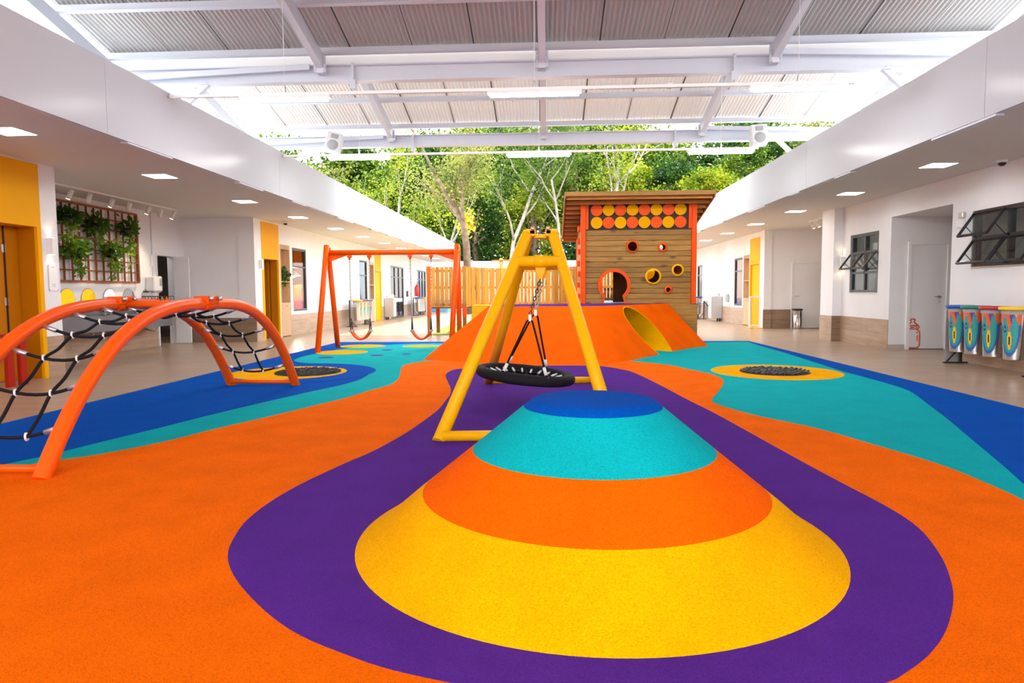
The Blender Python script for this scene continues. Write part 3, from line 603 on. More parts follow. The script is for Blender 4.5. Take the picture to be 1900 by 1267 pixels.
# lean-to roof falling to the back
YF, YB, ZFr, ZBk, RXa, RXb = 15.0, 18.25, 3.335, 2.60, .40, 3.60
sl = (ZFr-ZBk)/(YB-YF)
MB().add([(RXa, YF, ZFr-.02), (RXb, YF, ZFr-.02), (RXb, YB, ZBk-.02), (RXa, YB, ZBk-.02), (RXa, YF, ZFr+.015), (RXb, YF, ZFr+.015), (RXb, YB, ZBk+.015), (RXa, YB, ZBk+.015)], [(3, 2, 1, 0), (4, 5, 6, 7), (0, 1, 5, 4), (1, 2, 6, 5), (2, 3, 7, 6), (3, 0, 4, 7)]).build('roof_deck', SHADEWOOD, ph)
for i in range(11):
    y = YF + .12 + (YB-YF-.2)*i/10; z = ZFr - sl*(y-YF)
    MB().box(RXa+.03, RXb-.03, y-.03, y+.03, z-.11, z-.022).build('roof_batten', PINEY, ph)
MB().box(RXa-.01, 1.95, YF-.03, YF, ZFr-.075, ZFr+.02).build('fascia_board', PINE, ph); MB().box(1.955, RXb+.01, YF-.03, YF, ZFr-.075, ZFr+.02).build('fascia_board', PINE, ph)
for x in (RXa, RXb): MB().bar((x, YF, ZFr-.045), (x, YB, ZBk-.045), .03, .12).build('barge_board', PINEY, ph)

# ------------------------------------------------------------------ raised slatted walkway behind the mound
MB().rbox(2.2, 3.1, 18.7, 18.75, DZ+.25, 2.25, .02).build('slide_hood', YE_M, ph)
wk = thing('slatted_walkway', 'raised wooden walkway with a curved railing of upright slats beside the playhouse', 'walkway', (-1.2, 18.9, 0))
WZ0, WZ1 = .82, 1.92
for x, y in ((-3.28, 18.9), (-2.29, 18.9), (-2.1, 19.9), (-3.2, 19.95)):
    MB().rbox(x-.055, x+.055, y-.055, y+.055, .52, WZ1+.01, .008).build('post', RO_M, wk); MB().rbox(x-.05, x+.05, y-.05, y+.05, 0, .52, .008).build('post_foot', PINEV, wk)
random.seed(9)
for i in range(8):
    x = -3.20 + .123*i; MB().rbox(x, x+.109, 18.84, 18.86, WZ0, WZ1-.01, .003).build('slat', PINEV, wk)
for z in (.86, 1.34, 1.80): MB().box(-3.28, -2.29, 18.862, 18.90, z-.035, z+.035).build('rail', RO_M, wk)
fence_pts = spline([(-2.24, 18.92), (-1.75, 19.55), (-1.0, 20.1), (-.2, 20.15), (.4, 19.7), (.78, 18.9)], 40)
L = 0; last = fence_pts[0]; nxt = .03
for p in fence_pts[1:]:
    L += (p-last).length
    if L >= nxt:
        d = (p-last).normalized(); q = p
        MB().bar((q.x, q.y, WZ0+.02), (q.x, q.y, WZ1-.02), .092, .02, up=(-d.y, d.x, 0)).build('slat', PINEV, wk); nxt += .104
    last = p
for i in range(13): MB().box(.82+.092*i, .82+.092*i+.082, 19.0, 19.02, .95, 2.0).build('slat', PINEV, wk)
for z in (1.0, 1.33, 1.85): MB().box(.80, 2.0, 18.965, 19.0, z-.03, z+.03).build('rail', PINEV, wk)
MB().box(1.44, 1.53, 18.90, 18.965, .92, 2.0).build('post', RO_M, wk)
for z in (.88, 1.34, 1.82): MB().tube([(p.x-.0, p.y+.04, z) for p in fence_pts[::5]], .032, 6).build('rail', RO_M, wk)
dk = xy(fence_pts[::8]); MB().slab(dk + [(.78, 18.1), (-.5, 18.6), (-2.29, 18.95)], .76, .81).build('deck', PINE, wk); MB().box(-3.28, -2.2, 18.9, 20.0, .76, .81).build('deck', PINE, wk)
for x, y in ((-1.2, 19.95), (-.2, 20.1)): MB().rbox(x-.055, x+.055, y+.06, y+.16, 0, .8, .008).build('post', RO_M, wk)
st = thing('yellow_steps', 'yellow block steps under the walkway behind the orange mound', 'steps', (-1.75, 17.9, 0))
for i in range(4): MB().rbox(-1.98, -1.55, 17.5+.16*i, 17.66+.16*i+.4, .22*i, .22*(i+1)-.012, .01).build('step', YE_M, st)
pw = thing('wood_post', 'pale wooden post with a short crossbar in the garden before the white boundary wall', 'post', (-2.0, 30, 0))
MB().lathe([(0, 0), (.09, 0), (.09, 2.62), (.06, 2.68), (0, 2.70)], 14, (-2.0, 30, 0)).build('pole', PINEV, pw); MB().tube([(-2.38, 29.9, 2.58), (-1.55, 29.9, 2.58)], .025, 8).build('crossbar', RO_M, pw)
gp = [(-3.3, 19.3), (-3.42, 21), (-3.45, 23.5), (-3.1, 26.5), (-2.6, 27.3), (-1.9, 25), (-1.9, 22), (-2.6, 19.6)]
mb = MB().slab(xy(spline(gp, 5, True)), 0.0, 0.03)
for i in range(2500):
    x, y = random.uniform(-3.5, -1.9), random.uniform(19.3, 27.2); 
    if (x+2.68)**2/.62 + (y-23.3)**2/15.5 > 1: continue
    a = random.random()*6.28; mb.add([(x, y, .02), (x+.02*math.cos(a), y+.02*math.sin(a), .02), (x+random.uniform(-.03, .03), y+random.uniform(-.03, .03), .09)], [(0, 1, 2)])
tag(mb.build('grass', GRASS), 'patch of bright lime grass beside the walkway posts', 'grass', kind='stuff')

# ------------------------------------------------------------------ orange two-seat swing frame
sw = thing('swing_set', 'orange steel swing frame with two splayed leg pairs and a straight top bar', 'swing frame', (-3.2, 14.2, 0))
SY = 14.2
for x0, x1 in ((-4.60, -4.64), (-1.86, -1.92)):
    MB().tube([(x1, SY-.66, 0), (x0, SY-.03, 2.20)], .056, 16).build('leg', OR_M, sw); MB().tube([(x1, SY+.70, 0), (x0, SY+.06, 2.16)], .056, 16).build('leg', OR_M, sw)
MB().tube([(-4.57, SY, 2.05), (-1.89, SY, 2.05)], .055, 16).build('top_bar', OR_M, sw)
for x0, s in ((-4.56, 1), (-1.90, -1)):
    MB().add([(x0, SY-.012, 2.02), (x0, SY-.012, 1.86), (x0+s*.40, SY-.012, 2.0), (x0, SY+.012, 2.02), (x0, SY+.012, 1.86), (x0+s*.40, SY+.012, 2.0)], [(0, 1, 2), (5, 4, 3), (0, 3, 4, 1), (1, 4, 5, 2), (2, 5, 3, 0)]).build('gusset', OR_M, sw)
    for z in (1.92, 2.03, 2.13): MB().lathe([(0, 0), (.02, 0), (.02, .03), (0, .03)], 8, (x0-s*.06, SY-.10, z), 'X').build('bolt', OR_M, sw)
hx = (-4.13, -3.71, -2.85, -2.41)
for x in hx: MB().rbox(x-.04, x+.04, SY-.045, SY+.045, 1.945, 2.0, .006).lathe([(0, 1.90), (.022, 1.90), (.022, 1.95)], 10, (x, SY, 0)).build('hanger', RO_M, sw)
def chain_mb(a, b, link=.045, r=.006, wd=.022):
    a, b = Vector(a), Vector(b); d = (b-a); n = max(2, int(d.length/(link*.72))); d.normalize(); mb = MB()
    u = d.cross(Vector((0, 1, 0))); u.normalize(); v = d.cross(u)
    for i in range(n):
        c = a.lerp(b, (i+.5)/n); s = u if i % 2 else v
        pts = [c + d*(math.sin(t)*link/2) + s*(math.cos(t)*wd/2) for t in [2*PI*k/8 for k in range(8)]]
        mb.tube(pts, r, 4, closed=True)
    return mb
CHM = mat('galvanised_chain', (.50, .48, .46), .4, metal=.6)
for k, (xa, xb, lab) in enumerate(((-4.13, -3.71, 'curved orange belt swing on the end of the bar away from the playhouse'), (-2.85, -2.41, 'curved orange belt swing on the end of the bar near the playhouse'))):
    cx = (xa+xb)/2; t = thing('belt_swing', lab, 'swing', (cx, SY, .22), 'belt swing seats on the orange frame')
    sxa, sxb = cx-.20, cx+.20; top = .42
    for xs, xt in ((xa, sxa-.0), (xb, sxb+.0)):
        chain_mb((xs, SY, 1.91), (xt, SY, .66), .05, .006, .024).build('chain', CHM, t)
        for dy in (-.07, .07): MB().tube([(xt, SY, .67), (xt, SY+dy*.6, .55), (xt, SY+dy, top)], .012, 6).build('strap', BLKP, t)
        MB().rbox(xt-.035, xt+.035, SY-.09, SY+.09, top-.03, top+.01, .01).build('clamp', GREYP, t)
    mb = MB(); n = 20
    for dy in (-.075, -.025, .025, .075):
        pts = [(cx - .195 + .39*i/n, SY+dy, top-.02 - .165*(1-(2*i/n-1)**2)) for i in range(n+1)]
        mb = MB().tube(pts, .02, 8); mb.build('seat_rib', RO_M, t)
    pts = [(cx - .19 + .38*i/n, top-.012 - .165*(1-(2*i/n-1)**2)) for i in range(n+1)]
    m_ = MB(); m_.add([(x, SY+s*.09, z) for s in (-1, 1) for x, z in pts] + [(x, SY+s*.09, z-.012) for s in (-1, 1) for x, z in pts], [(i, i+1, n+1+i+1, n+1+i) for i in range(n)] + [(2*n+2+i, 3*n+3+i, 3*n+3+i+1, 2*n+2+i+1) for i in range(n)] + [(i, 2*n+2+i, 2*n+2+i+1, i+1) for i in range(n)] + [(n+1+i, n+1+i+1, 3*n+3+i+1, 3*n+3+i) for i in range(n)], 0, True); m_.build('seat_belt', RO_M, t)

# ------------------------------------------------------------------ yellow frame and black nest swing
yf = thing('nest_swing_stand', 'yellow tubular steel frame of two leaning hoops over the nest swing', 'swing frame', (-.1, 7.2, 0))
FLf, FRf, RLf, RRf = (-.88, 5.42), (.55, 5.50), (-.78, 8.88), (.64, 8.95)
for a, b, tx in ((FLf, RLf, -.165), (FRf, RRf, .035)):
    apx = Vector((tx, 7.17, 1.90)); pa, pb = Vector((*a, 0)), Vector((*b, 0))
    ka_, kb_ = pa.lerp(apx, .90), pb.lerp(apx, .90)
    pts = [pa, pa.lerp(apx, .45), ka_] + [ka_*(1-t)**2 + apx*2*t*(1-t)*1.0 + kb_*t*t for t in [i/8 for i in range(1, 8)]] + [kb_, pb.lerp(apx, .45), pb]
    MB().tube(pts, .057, 20).build('hoop', YE_M, yf)
def onleg(f, tx, t): return Vector((*f, 0)).lerp(Vector((tx, 7.17, 1.90)), t)
for fl, fr in ((FLf, FRf), (RLf, RRf)):
    MB().tube([onleg(fl, -.165, .793), onleg(fr, .035, .793)], .058, 16).build('crossbar', YE_M, yf)
    c = onleg(fl, -.165, .793).lerp(onleg(fr, .035, .793), .55)
    MB().tube([c - Vector((.07, 0, 0)), c + Vector((.07, 0, 0))], .064, 16).build('sleeve', YE_M, yf)
    MB().add([(c.x-.065, c.y-.02, c.z-.03), (c.x+.065, c.y-.02, c.z-.03), (c.x+.012, c.y-.02, c.z-.17), (c.x-.012, c.y-.02, c.z-.17), (c.x-.065, c.y+.02, c.z-.03), (c.x+.065, c.y+.02, c.z-.03), (c.x+.012, c.y+.02, c.z-.17), (c.x-.012, c.y+.02, c.z-.17)], [(0, 1, 2, 3)[::-1], (4, 5, 6, 7), (0, 4, 7, 3)[::-1], (1, 2, 6, 5)[::-1], (3, 7, 6, 2)[::-1]]).build('hanger_plate', YE_M, yf)
    MB().tube([Vector((fl[0]+.03, fl[1], .05)), Vector((fr[0]-.03, fr[1], .05))], .043, 14).build('ground_bar', YE_M, yf)
for tx, s in ((-.165, -1), (.035, 1)):
    MB().rbox(tx-.05-(.03 if s < 0 else 0), tx+.05+(.03 if s > 0 else 0), 7.05, 7.29, 1.775, 1.845, .01).build('joint_plate', YE_M, yf)
MB().rbox(-.13, 0.0, 7.08, 7.26, 1.76, 1.80, .008).build('joint_plate', YE_M, yf)
for x, z in ((-.145, 1.862), (.012, 1.862), (.105, 1.80), (-.235, 1.80)):
    MB().add([(x-.03, 7.05, z-.06), (x+.03, 7.05, z-.06), (x+.02, 7.05, z+.012), (x-.02, 7.05, z+.012), (x-.03, 7.07, z-.06), (x+.03, 7.07, z-.06), (x+.02, 7.07, z+.012), (x-.02, 7.07, z+.012)], [(0, 1, 2, 3), (7, 6, 5, 4), (3, 2, 6, 7), (0, 3, 7, 4), (1, 5, 6, 2)]).build('bolt_lug', YE_M, yf)
    MB().lathe([(0, 0), (.017, 0), (.017, .03), (0, .03)], 12, (x, 7.03, z-.008), 'Y').build('bolt', ALU, yf)
ns = thing('nest_swing', 'round black nest swing with net seat hanging tilted in the yellow frame', 'swing', (-.23, 7.2, .34))
NC = Vector((-.23, 7.2, .335)); tilt = math.radians(6.2)
def ring(a, r, dz=0): return NC + Vector((r*math.cos(a)*math.cos(tilt) + dz*math.sin(tilt), r*math.sin(a), -r*math.cos(a)*math.sin(tilt) + dz*math.cos(tilt)))
NRg = .475
MB().tube([ring(2*PI*i/64, NRg) for i in range(64)], .055, 14, closed=True).build('ring', BLACK, ns)
mb = MB(); 
for s in range(-3, 4):
    o_ = s*.125; h = math.sqrt(max(NRg**2 - o_**2, 0)) - .05
    for fl_ in (0, 1):
        p = []
        for k in range(9):
            q = -h + 2*h*k/8; x, y = (o_, q) if fl_ else (q, o_); rr = math.hypot(x, y); p.append(ring(math.atan2(y, x), rr, -.05*(1-(rr/NRg)**2)))
        mb.tube(p, .009, 6)
for rr in (.14, .27, .38): mb.tube([ring(2*PI*k/32, rr, -.05*(1-(rr/NRg)**2)) for k in range(32)], .008, 6, closed=True)
mb.build('net', BLACK, ns)
for k in range(24):
    a = 2*PI*(k+.5)/24; MB().tube([ring(a, NRg-.05, .01), ring(a, NRg-.125, -.012)], .011, 8).build('rope_sleeve', WHP, ns)
PC1, PC2 = Vector((-.175, 7.0, .95)), Vector((-.125, 7.42, .99))
cF = onleg(FLf, -.165, .793).lerp(onleg(FRf, .035, .793), .55); cR = onleg(RLf, -.165, .793).lerp(onleg(RRf, .035, .793), .55)
BCH = mat('dark_chain', (.16, .14, .13), .45, metal=.7)
for pc, cc, sy, cm in ((PC1, cF, -1, BCH), (PC2, cR, 1, CHM)):
    chain_mb(cc - Vector((0, 0, .16)), pc + Vector((0, 0, .02)), .055, .0065, .028).build('chain', cm, ns)
    MB().rbox(pc.x-.018, pc.x+.018, pc.y-.018, pc.y+.018, pc.z-.045, pc.z+.03, .006).build('shackle', ALU, ns)
    for sx in (-1, 1):
        e = ring(math.atan2(sy*.42, sx*.22), NRg, .045); mid = pc.lerp(e, .08) + Vector((sx*.012, 0, .0))
        MB().tube([pc - Vector((0, 0, .02)), mid, e], .0105, 8).build('rope', BLACK, ns)
        MB().tube([pc.lerp(e, .84), pc.lerp(e, .97)], .0165, 10).build('rope_sleeve', WHP, ns)
        MB().tube([e, e - Vector((0, 0, .05))], .03, 10).build('clamp', ALU, ns)

# ------------------------------------------------------------------ climbing arch with net
ca = thing('climbing_arch', 'orange arched climbing frame strung with a black rope net', 'climbing frame', (-3.72, 6.5, 0))
YC, HL, HA = 6.5, 2.27, 1.115
def az(y): u = abs((y-YC)/HL); return max(HA*(1-u**3.0), -.02)
XA, XB = -3.31, -4.17
ysamp = [YC + HL*math.sin(PI/2*(-1 + 2*i/48)) for i in range(49)]
for x in (XA, XB):
    MB().tube([(x, y, az(y)) for y in ysamp], .057, 18).build('arch_tube', OR_M, ca)
    MB().rbox(x-.075, x+.075, YC-.11, YC+.11, HA-.005, HA+.075, .01).build('joint_box', RO_M, ca)
    MB().tube([(x, YC-.09, HA), (x, YC+.09, HA)], .066, 18).build('joint_sleeve', RO_M, ca)
    for sx in (-1, 1):
        for y in (YC-.085, YC+.085): MB().lathe([(0, 0), (.022, 0), (.022, .028), (.015, .036), (0, .036)], 12, (x + (sx*.075 if sx > 0 else -.111), y, HA+.05), 'X').build('bolt', ALU, ca)
MB().tube([(XA, YC, HA), (XB, YC, HA)], .034, 12).build('spreader', OR_M, ca)
for y in (YC-HL+.07, YC+HL-.07): MB().tube([(XA, y, .06), (XB, y, .06)], .026, 12).build('ground_bar', OR_M, ca)
# arc-length stations for the rungs
ya = [YC - HL + 2*HL*i/400 for i in range(401)]; sl_ = [0]
for i in range(400): sl_.append(sl_[-1] + math.hypot(ya[i+1]-ya[i], az(ya[i+1])-az(ya[i])))
def at_s(s):
    i = min(range(401), key=lambda k: abs(sl_[k]-s)); return ya[i], az(ya[i])
LT = sl_[-1]; st_s = [LT*(0.075 + .85*k/12) for k in range(13)]; NX = 13
def knot(k, f):
    y, z = at_s(st_s[k]); x = XA + (XB-XA)*f; sag = .115*math.sin(PI*f) if True else 0
    y0, z0 = at_s(max(st_s[k]-.03, 0)); y1, z1 = at_s(min(st_s[k]+.03, LT)); nrm = Vector((0, -(z1-z0), y1-y0)).normalized()
    return Vector((x, y, z)) - nrm*sag*.55 - Vector((0, 0, sag*.5))
for k in range(NX):
    inner = .085
    MB().tube([knot(k, f) for f in [inner + (1-2*inner)*i/10 for i in range(11)]], .0125, 8).build('cross_rope', BLACK, ca)
    for f0, f1 in ((.07, .185), (.93, .815)):
        MB().tube([knot(k, f0), knot(k, (f0+f1)/2), knot(k, f1)], .0185, 10).build('rope_sleeve', ALU, ca)
        a = knot(k, f0); e = knot(k, 0.0 if f0 < .5 else 1.0); MB().tube([e.lerp(a, .3), a], [.02, .012], 8).build('lug', RO_M, ca)
for f in (.36, .67):
    pts = []
    for k in range(NX-1):
        a, b = knot(k, f), knot(k+1, f); m_ = (a+b)/2 - Vector((0, 0, .018)); pts += [a, m_]
    pts.append(knot(NX-1, f)); sp = spline(pts, 4)
    MB().tube(sp, .0125, 8).build('long_rope', BLACK, ca)
    for k in range(NX):
        c = knot(k, f); dv = Vector((1, .35, .1)).normalized(); q = dv.cross(Vector((0, .4, 1))).normalized(); q2 = dv.cross(q)
        MB().tube([c + q*.024*math.cos(2*PI*i/12) + q2*.024*math.sin(2*PI*i/12) for i in range(12)], .0085, 6, closed=True).build('cable_tie', WHP, ca)
# ------------------------------------------------------------------ yellow portals, doors, niches
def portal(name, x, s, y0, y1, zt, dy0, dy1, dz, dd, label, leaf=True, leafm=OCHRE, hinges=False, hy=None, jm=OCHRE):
    """yellow lining of a wall opening: s = +1 when the corridor lies toward +x"""
    r = thing(name, label, 'door', (x, (y0+y1)/2, 0), kind='structure')
    o = x + s*.015
    MB().box(o, x - s*.05, y0, y1, dz, zt).build('over_panel', YE_P, r)
    MB().box(o, x - s*.03, y0, dy0, 0, dz).build('architrave', YE_P, r); MB().box(o, x - s*.03, dy1, y1, 0, dz).build('architrave', YE_P, r)
    MB().box(x - s*.03, x - s*dd, y0, dy0, 0, dz).build('jamb', jm, r); MB().box(x - s*.03, x - s*dd, dy1, y1, 0, dz).build('jamb', jm, r)  # recess shade painted into the jambs by the darker laminate
    MB().box(x - s*.05, x - s*dd, dy0, dy1, dz, dz+.05).build('head', YE_P, r)
    if leaf:
        l = MB().rbox(x - s*(dd-.06), x - s*(dd-.02), dy0+.01, dy1-.01, .01, dz-.01, .004).build('door_leaf', leafm, r)
        if hinges:
            for z in (.30, 1.12, 1.86): MB().rbox(x - s*(dd-.06) + s*.012, x - s*(dd-.06), hy-.035, hy+.035, z-.055, z+.055, .003).build('hinge', ALU, l)
        MB().tube([(x - s*(dd-.06), dy0+.10, 1.02), (x - s*(dd-.12), dy0+.10, 1.02), (x - s*(dd-.12), dy0+.21, 1.02)], .011, 8).build('door_handle', ALU, l)
    return r
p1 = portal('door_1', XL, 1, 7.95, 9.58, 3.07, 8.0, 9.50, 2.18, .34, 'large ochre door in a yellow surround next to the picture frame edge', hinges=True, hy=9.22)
MB().box(XL-.28, XL-.265, 9.22, 9.24, 0.01, 2.17).build('door_gap', BLKP, p1)
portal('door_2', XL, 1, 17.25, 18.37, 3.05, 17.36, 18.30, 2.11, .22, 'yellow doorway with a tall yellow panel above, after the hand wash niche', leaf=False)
struct(MB().rbox(XL-.75, XL-.24, 18.24, 18.29, .01, 2.1, .004).build('door_3', OCHRE), 'ochre door leaf standing open inside the yellow doorway after the hand wash niche', 'door')
struct(MB().box(XL-.9, XL-.88, 17.1, 18.6, 0, 2.4).build('wall_inner', mat('olive_inner_wall', (.14, .10, .03), .8)), 'dim olive inner wall seen through the open yellow doorway', 'wall')
portal('door_4', XL, 1, 28.75, 29.85, 2.96, 28.8, 29.8, 2.12, .08, 'slim yellow door and panel behind the swing chains', leafm=YE_P, jm=YE_P)
portal('door_9', XR, -1, 33.4, 36.8, 2.93, 33.46, 36.74, 2.06, .10, 'yellow doorway added for the round mirrors, far along the recycling bin walkway', leafm=YE_P, jm=YE_P)  # unseen doorway, added so the round mirrors reflect yellow
portal('door_5', XR, -1, 22.6, 23.64, 2.93, 22.66, 23.58, 2.06, .10, 'bright yellow doorway behind the low baby gate', leafm=YE_P, jm=YE_P)
def niche(name, x, s, y0, y1, zt, label, plant=False):
    r = thing(name, label, 'shelf', (x, (y0+y1)/2, 0))
    d = .24; i = x - s*d
    MB().box(x + s*.01, i, y0, y0+.035, 0, zt).build('side_panel', OAK, r); MB().box(x + s*.01, i, y1-.035, y1, 0, zt).build('side_panel', OAK, r)
    MB().box(x + s*.01, i, y0+.035, y1-.035, zt-.12, zt).build('top_panel', OAK, r); MB().box(i, i - s*.01, y0, y1, 0, zt).build('back_panel', OAK, r)
    MB().box(x, i, y0+.035, y1-.035, 1.52, 1.55).build('shelf_board', OAK, r)
    f = MB().rbox(x + s*.005, x - s*.02, y0+.04, y1-.04, .02, .95, .004).build('cabinet_door', OAK, r)
    for dy in (-.04, .04): MB().box(x + s*.009, x + s*.005, (y0+y1)/2+dy-.012, (y0+y1)/2+dy+.012, .84, .865).build('finger_hole', BLKP, f)
    return r
niche('wall_niche', XL, 1, 18.46, 19.16, 2.55, 'tall light oak wall niche with a trailing plant beside the yellow doorway')
niche('wall_niche', XL, 1, 27.9, 28.6, 2.49, 'tall light oak wall niche beside the far window behind the swing chains')
niche('wall_niche', XR, -1, 23.72, 24.42, 2.42, 'tall light oak wall niche between the bright yellow doorway and a dark window')
# frontal doors: niche door ajar on the hand wash side, baby bottle door, door beside the waste bin
d = thing('door_6', 'white door leaf standing half open at the end of the hand wash niche', 'door', (-9.12, 16.4, 0), kind='structure')
MB().rbox(-9.10, -8.72, 16.30, 16.34, .01, 2.11, .004).build('door_leaf', WALL, d)
MB().box(-9.13, -9.10, 15.58, 15.62, 0, 2.15).box(-9.13, -9.10, 16.42, 16.46, 0, 2.15).build('door_frame', WHP, d)
MB().rbox(-8.79, -8.77, 16.285, 16.30, .98, 1.12, .003).build('handle_plate', ALU, d)
struct(MB().box(-10.6, -10.58, 13.5, 18, 0, 2.6).build('wall_inner', BROWN), 'dark brown room behind the half open white door', 'wall')
d = thing('door_7', 'white door with a red baby bottle outline in the recess beside the recycling bins', 'door', (7.63, 14.18, 0), kind='structure')
MB().box(7.22, 7.285, 14.12, 14.2, 0, 2.16).box(7.985, 8.05, 14.12, 14.2, 0, 2.16).box(7.285, 7.985, 14.12, 14.2, 2.10, 2.16).build('door_frame', WHP, d)
lf = MB().rbox(7.285, 7.985, 14.15, 14.19, .012, 2.10, .004).build('door_leaf', WALL, d)
MB().tube([(7.86, 14.15, 1.06), (7.86, 14.09, 1.06), (7.74, 14.09, 1.065)], .011, 8).lathe([(0, -.006), (.026, -.006), (.026, 0)], 16, (7.86, 14.149, 1.06), 'Y').build('door_handle', ALU, lf)
MB().lathe([(0, -.01), (.022, -.01), (.022, 0)], 16, (7.86, 14.149, .955), 'Y').build('lock_rose', ALU, lf)
RL_ = mat('red_vinyl', (.66, .07, .02), .5); bx, by = 7.29, 14.147
S = lambda pts, r=.012: (lambda m_: m_.tube([(bx+x, by, z) for x, z in pts], r, 6))(MB())
mb = MB()
for pts in ([(0, .03), (.10, .03), (.135, .045), (.155, .085), (.16, .14), (.16, .50), (.145, .575), (.115, .625)], [(0, .635), (.115, .635), (.14, .65), (.15, .68), (.145, .715), (.12, .74), (0, .74)], [(.135, .75), (.08, .84), (.075, .88), (.088, .915), (.08, .945), (.055, .955), (.028, .945), (.018, .915), (.032, .88), (.028, .84), (0, .79)], [(.02, .685), (.075, .685)], [(.10, .685), (.115, .685)], [(.125, .25), (.125, .43)], [(.125, .50), (.118, .545)]):
    pp = [(p.x*1.3, .012 + p.y*.63) for p in spline(pts, 4)]; mb.tube([(bx+x, by, z) for x, z in pp], .012, 6)
mb.build('bottle_outline', RL_, lf)
d = thing('door_8', 'plain white door in the end wall beside the slim steel waste bin', 'door', (8.16, 22.05, 0), kind='structure')
MB().box(7.68, 7.72, 21.97, 22.05, 0, 2.08).box(8.60, 8.64, 21.97, 22.05, 0, 2.08).box(7.72, 8.60, 21.97, 22.05, 2.04, 2.08).build('door_frame', WHP, d)
lf = MB().rbox(7.72, 8.60, 22.0, 22.04, .012, 2.04, .004).build('door_leaf', WALL, d)
MB().tube([(7.80, 22.0, 1.02), (7.80, 21.95, 1.02), (7.91, 21.95, 1.02)], .011, 8).build('door_handle', ALU, lf)
for z in (.25, 1.05, 1.85): MB().box(8.575, 8.60, 21.985, 22.0, z-.05, z+.05).build('hinge', ALU, lf)

# ------------------------------------------------------------------ windows
def window(name, x, s, y0, y1, z0, z1, cols, rows, label, m=ANTH, gl=GLS, door=False):
    r = thing(name, label, 'window', (x, (y0+y1)/2, z0), kind='structure'); i = x - s*.105; o = x - s*.008; f = .065
    mb = MB(); mb.box(o, i, y0, y0+f, z0, z1).box(o, i, y1-f, y1, z0, z1).box(o, i, y0+f, y1-f, z1-f, z1).box(o, i, y0+f, y1-f, z0, z0+f).build('window_frame', m, r)
    zs = [z0+f] + rows + [z1-f]; ys = [y0+f + (y1-y0-2*f)*k/cols for k in range(cols+1)]
    for z in rows: MB().box(o - s*.005, i, y0+f, y1-f, z-.025, z+.025).build('transom', m, r)
    for y in ys[1:-1]: MB().box(o - s*.005, i, y-.025, y+.025, z0+f, z1-f).build('mullion', m, r)
    for a, b in zip(ys, ys[1:]):
        for c, e in zip(zs, zs[1:]): MB().box(x - s*.043, x - s*.048, a, b, c, e).build('pane', gl, r)
    return r
def sash(r, x, s, ya, yb, zt, h, ang, m=ANTH, gl=GLS):
    ang *= .82; c, sn = math.cos(ang), math.sin(ang)
    P = lambda u, v, w=0: (x + s*(v*sn + w*c), ya + u, zt - v*c + w*sn)
    wd = yb - ya; e = MB(); f = .026
    def plate(mb, u0, u1, v0, v1, w0, w1): mb.add([P(u, v, q) for q in (w0, w1) for v in (v0, v1) for u in (u0, u1)], [(0, 2, 3, 1), (4, 5, 7, 6), (0, 1, 5, 4), (1, 3, 7, 5), (3, 2, 6, 7), (2, 0, 4, 6)])
    for a in ((0, f, 0, h), (wd-f, wd, 0, h), (f, wd-f, 0, f), (f, wd-f, h-f, h)): plate(e, *a, -.018, .018)
    q = e.build('sash', m, r); g = MB(); plate(g, f, wd-f, f, h-f, -.003, .003); g.build('pane', gl, q)
    MB().tube([P(.02, h*.55), (x - s*.03, ya+.02, zt - h*.85)], .008, 6).tube([P(wd-.02, h*.55), (x - s*.03, yb-.02, zt - h*.85)], .008, 6).build('stay_arm', BLKP, q)
window('window_1', XL, 1, 19.36, 20.5, .69, 2.52, 1, [1.98], 'dark framed window beside the oak niche, showing an orange play corner')
window('window_2', XL, 1, 26.4, 27.55, .9, 2.49, 1, [1.9], 'dark framed window behind the left swing chains')
window('window_3', XL, 1, 31.7, 34.6, .02, 2.48, 3, [1.95], 'tall dark glazed door behind the steel drinking trough')
window('window_4', XL, 1, 38.2, 41.0, .02, 2.48, 3, [1.95], 'tall dark glazed door at the far end near the fire extinguisher')
window('window_5', XR, -1, 24.56, 25.6, .66, 2.37, 1, [1.9], 'dark framed window beside the oak niche near the baby gate')
window('window_6', XR, -1, 30.8, 31.8, .7, 2.35, 1, [1.9], 'narrow dark framed window seen past the playhouse corner post')
w7 = window('window_7', XR, -1, 14.65, 15.95, 1.14, 2.43, 2, [1.58, 2.02], 'dark two column awning window with two small sashes tilted open', gl=GLS)
for a, b in ((14.70, 15.29), (15.31, 15.90)): sash(w7, XR-.03, -1, a, b, 2.0, .42, math.radians(44))
w8 = window('window_8', XR, -1, 8.3, 11.5, 1.56, 2.46, 4, [2.02], 'long black awning window high above the recycling bins', m=BLKP, gl=GLS)
for a, b, zt in ((10.69, 11.44, 2.42), (10.69, 11.44, 1.99), (9.92, 10.67, 1.99)): sash(w8, XR-.03, -1, a, b, zt, .46, math.radians(42), m=BLKP)
for y0, y1, z0, z1, x, s, nm in ((14.65, 15.95, 1.14, 2.43, XR, -1, w7), (8.3, 11.5, 1.56, 2.46, XR, -1, w8)):
    MB().box(x + .015*s, x + .07, y1-.004, y1+.012, z0, z1).box(x+.015*s, x+.07, y0, y1, z0-.012, z0+.004).build('window_trim', ALU, nm)
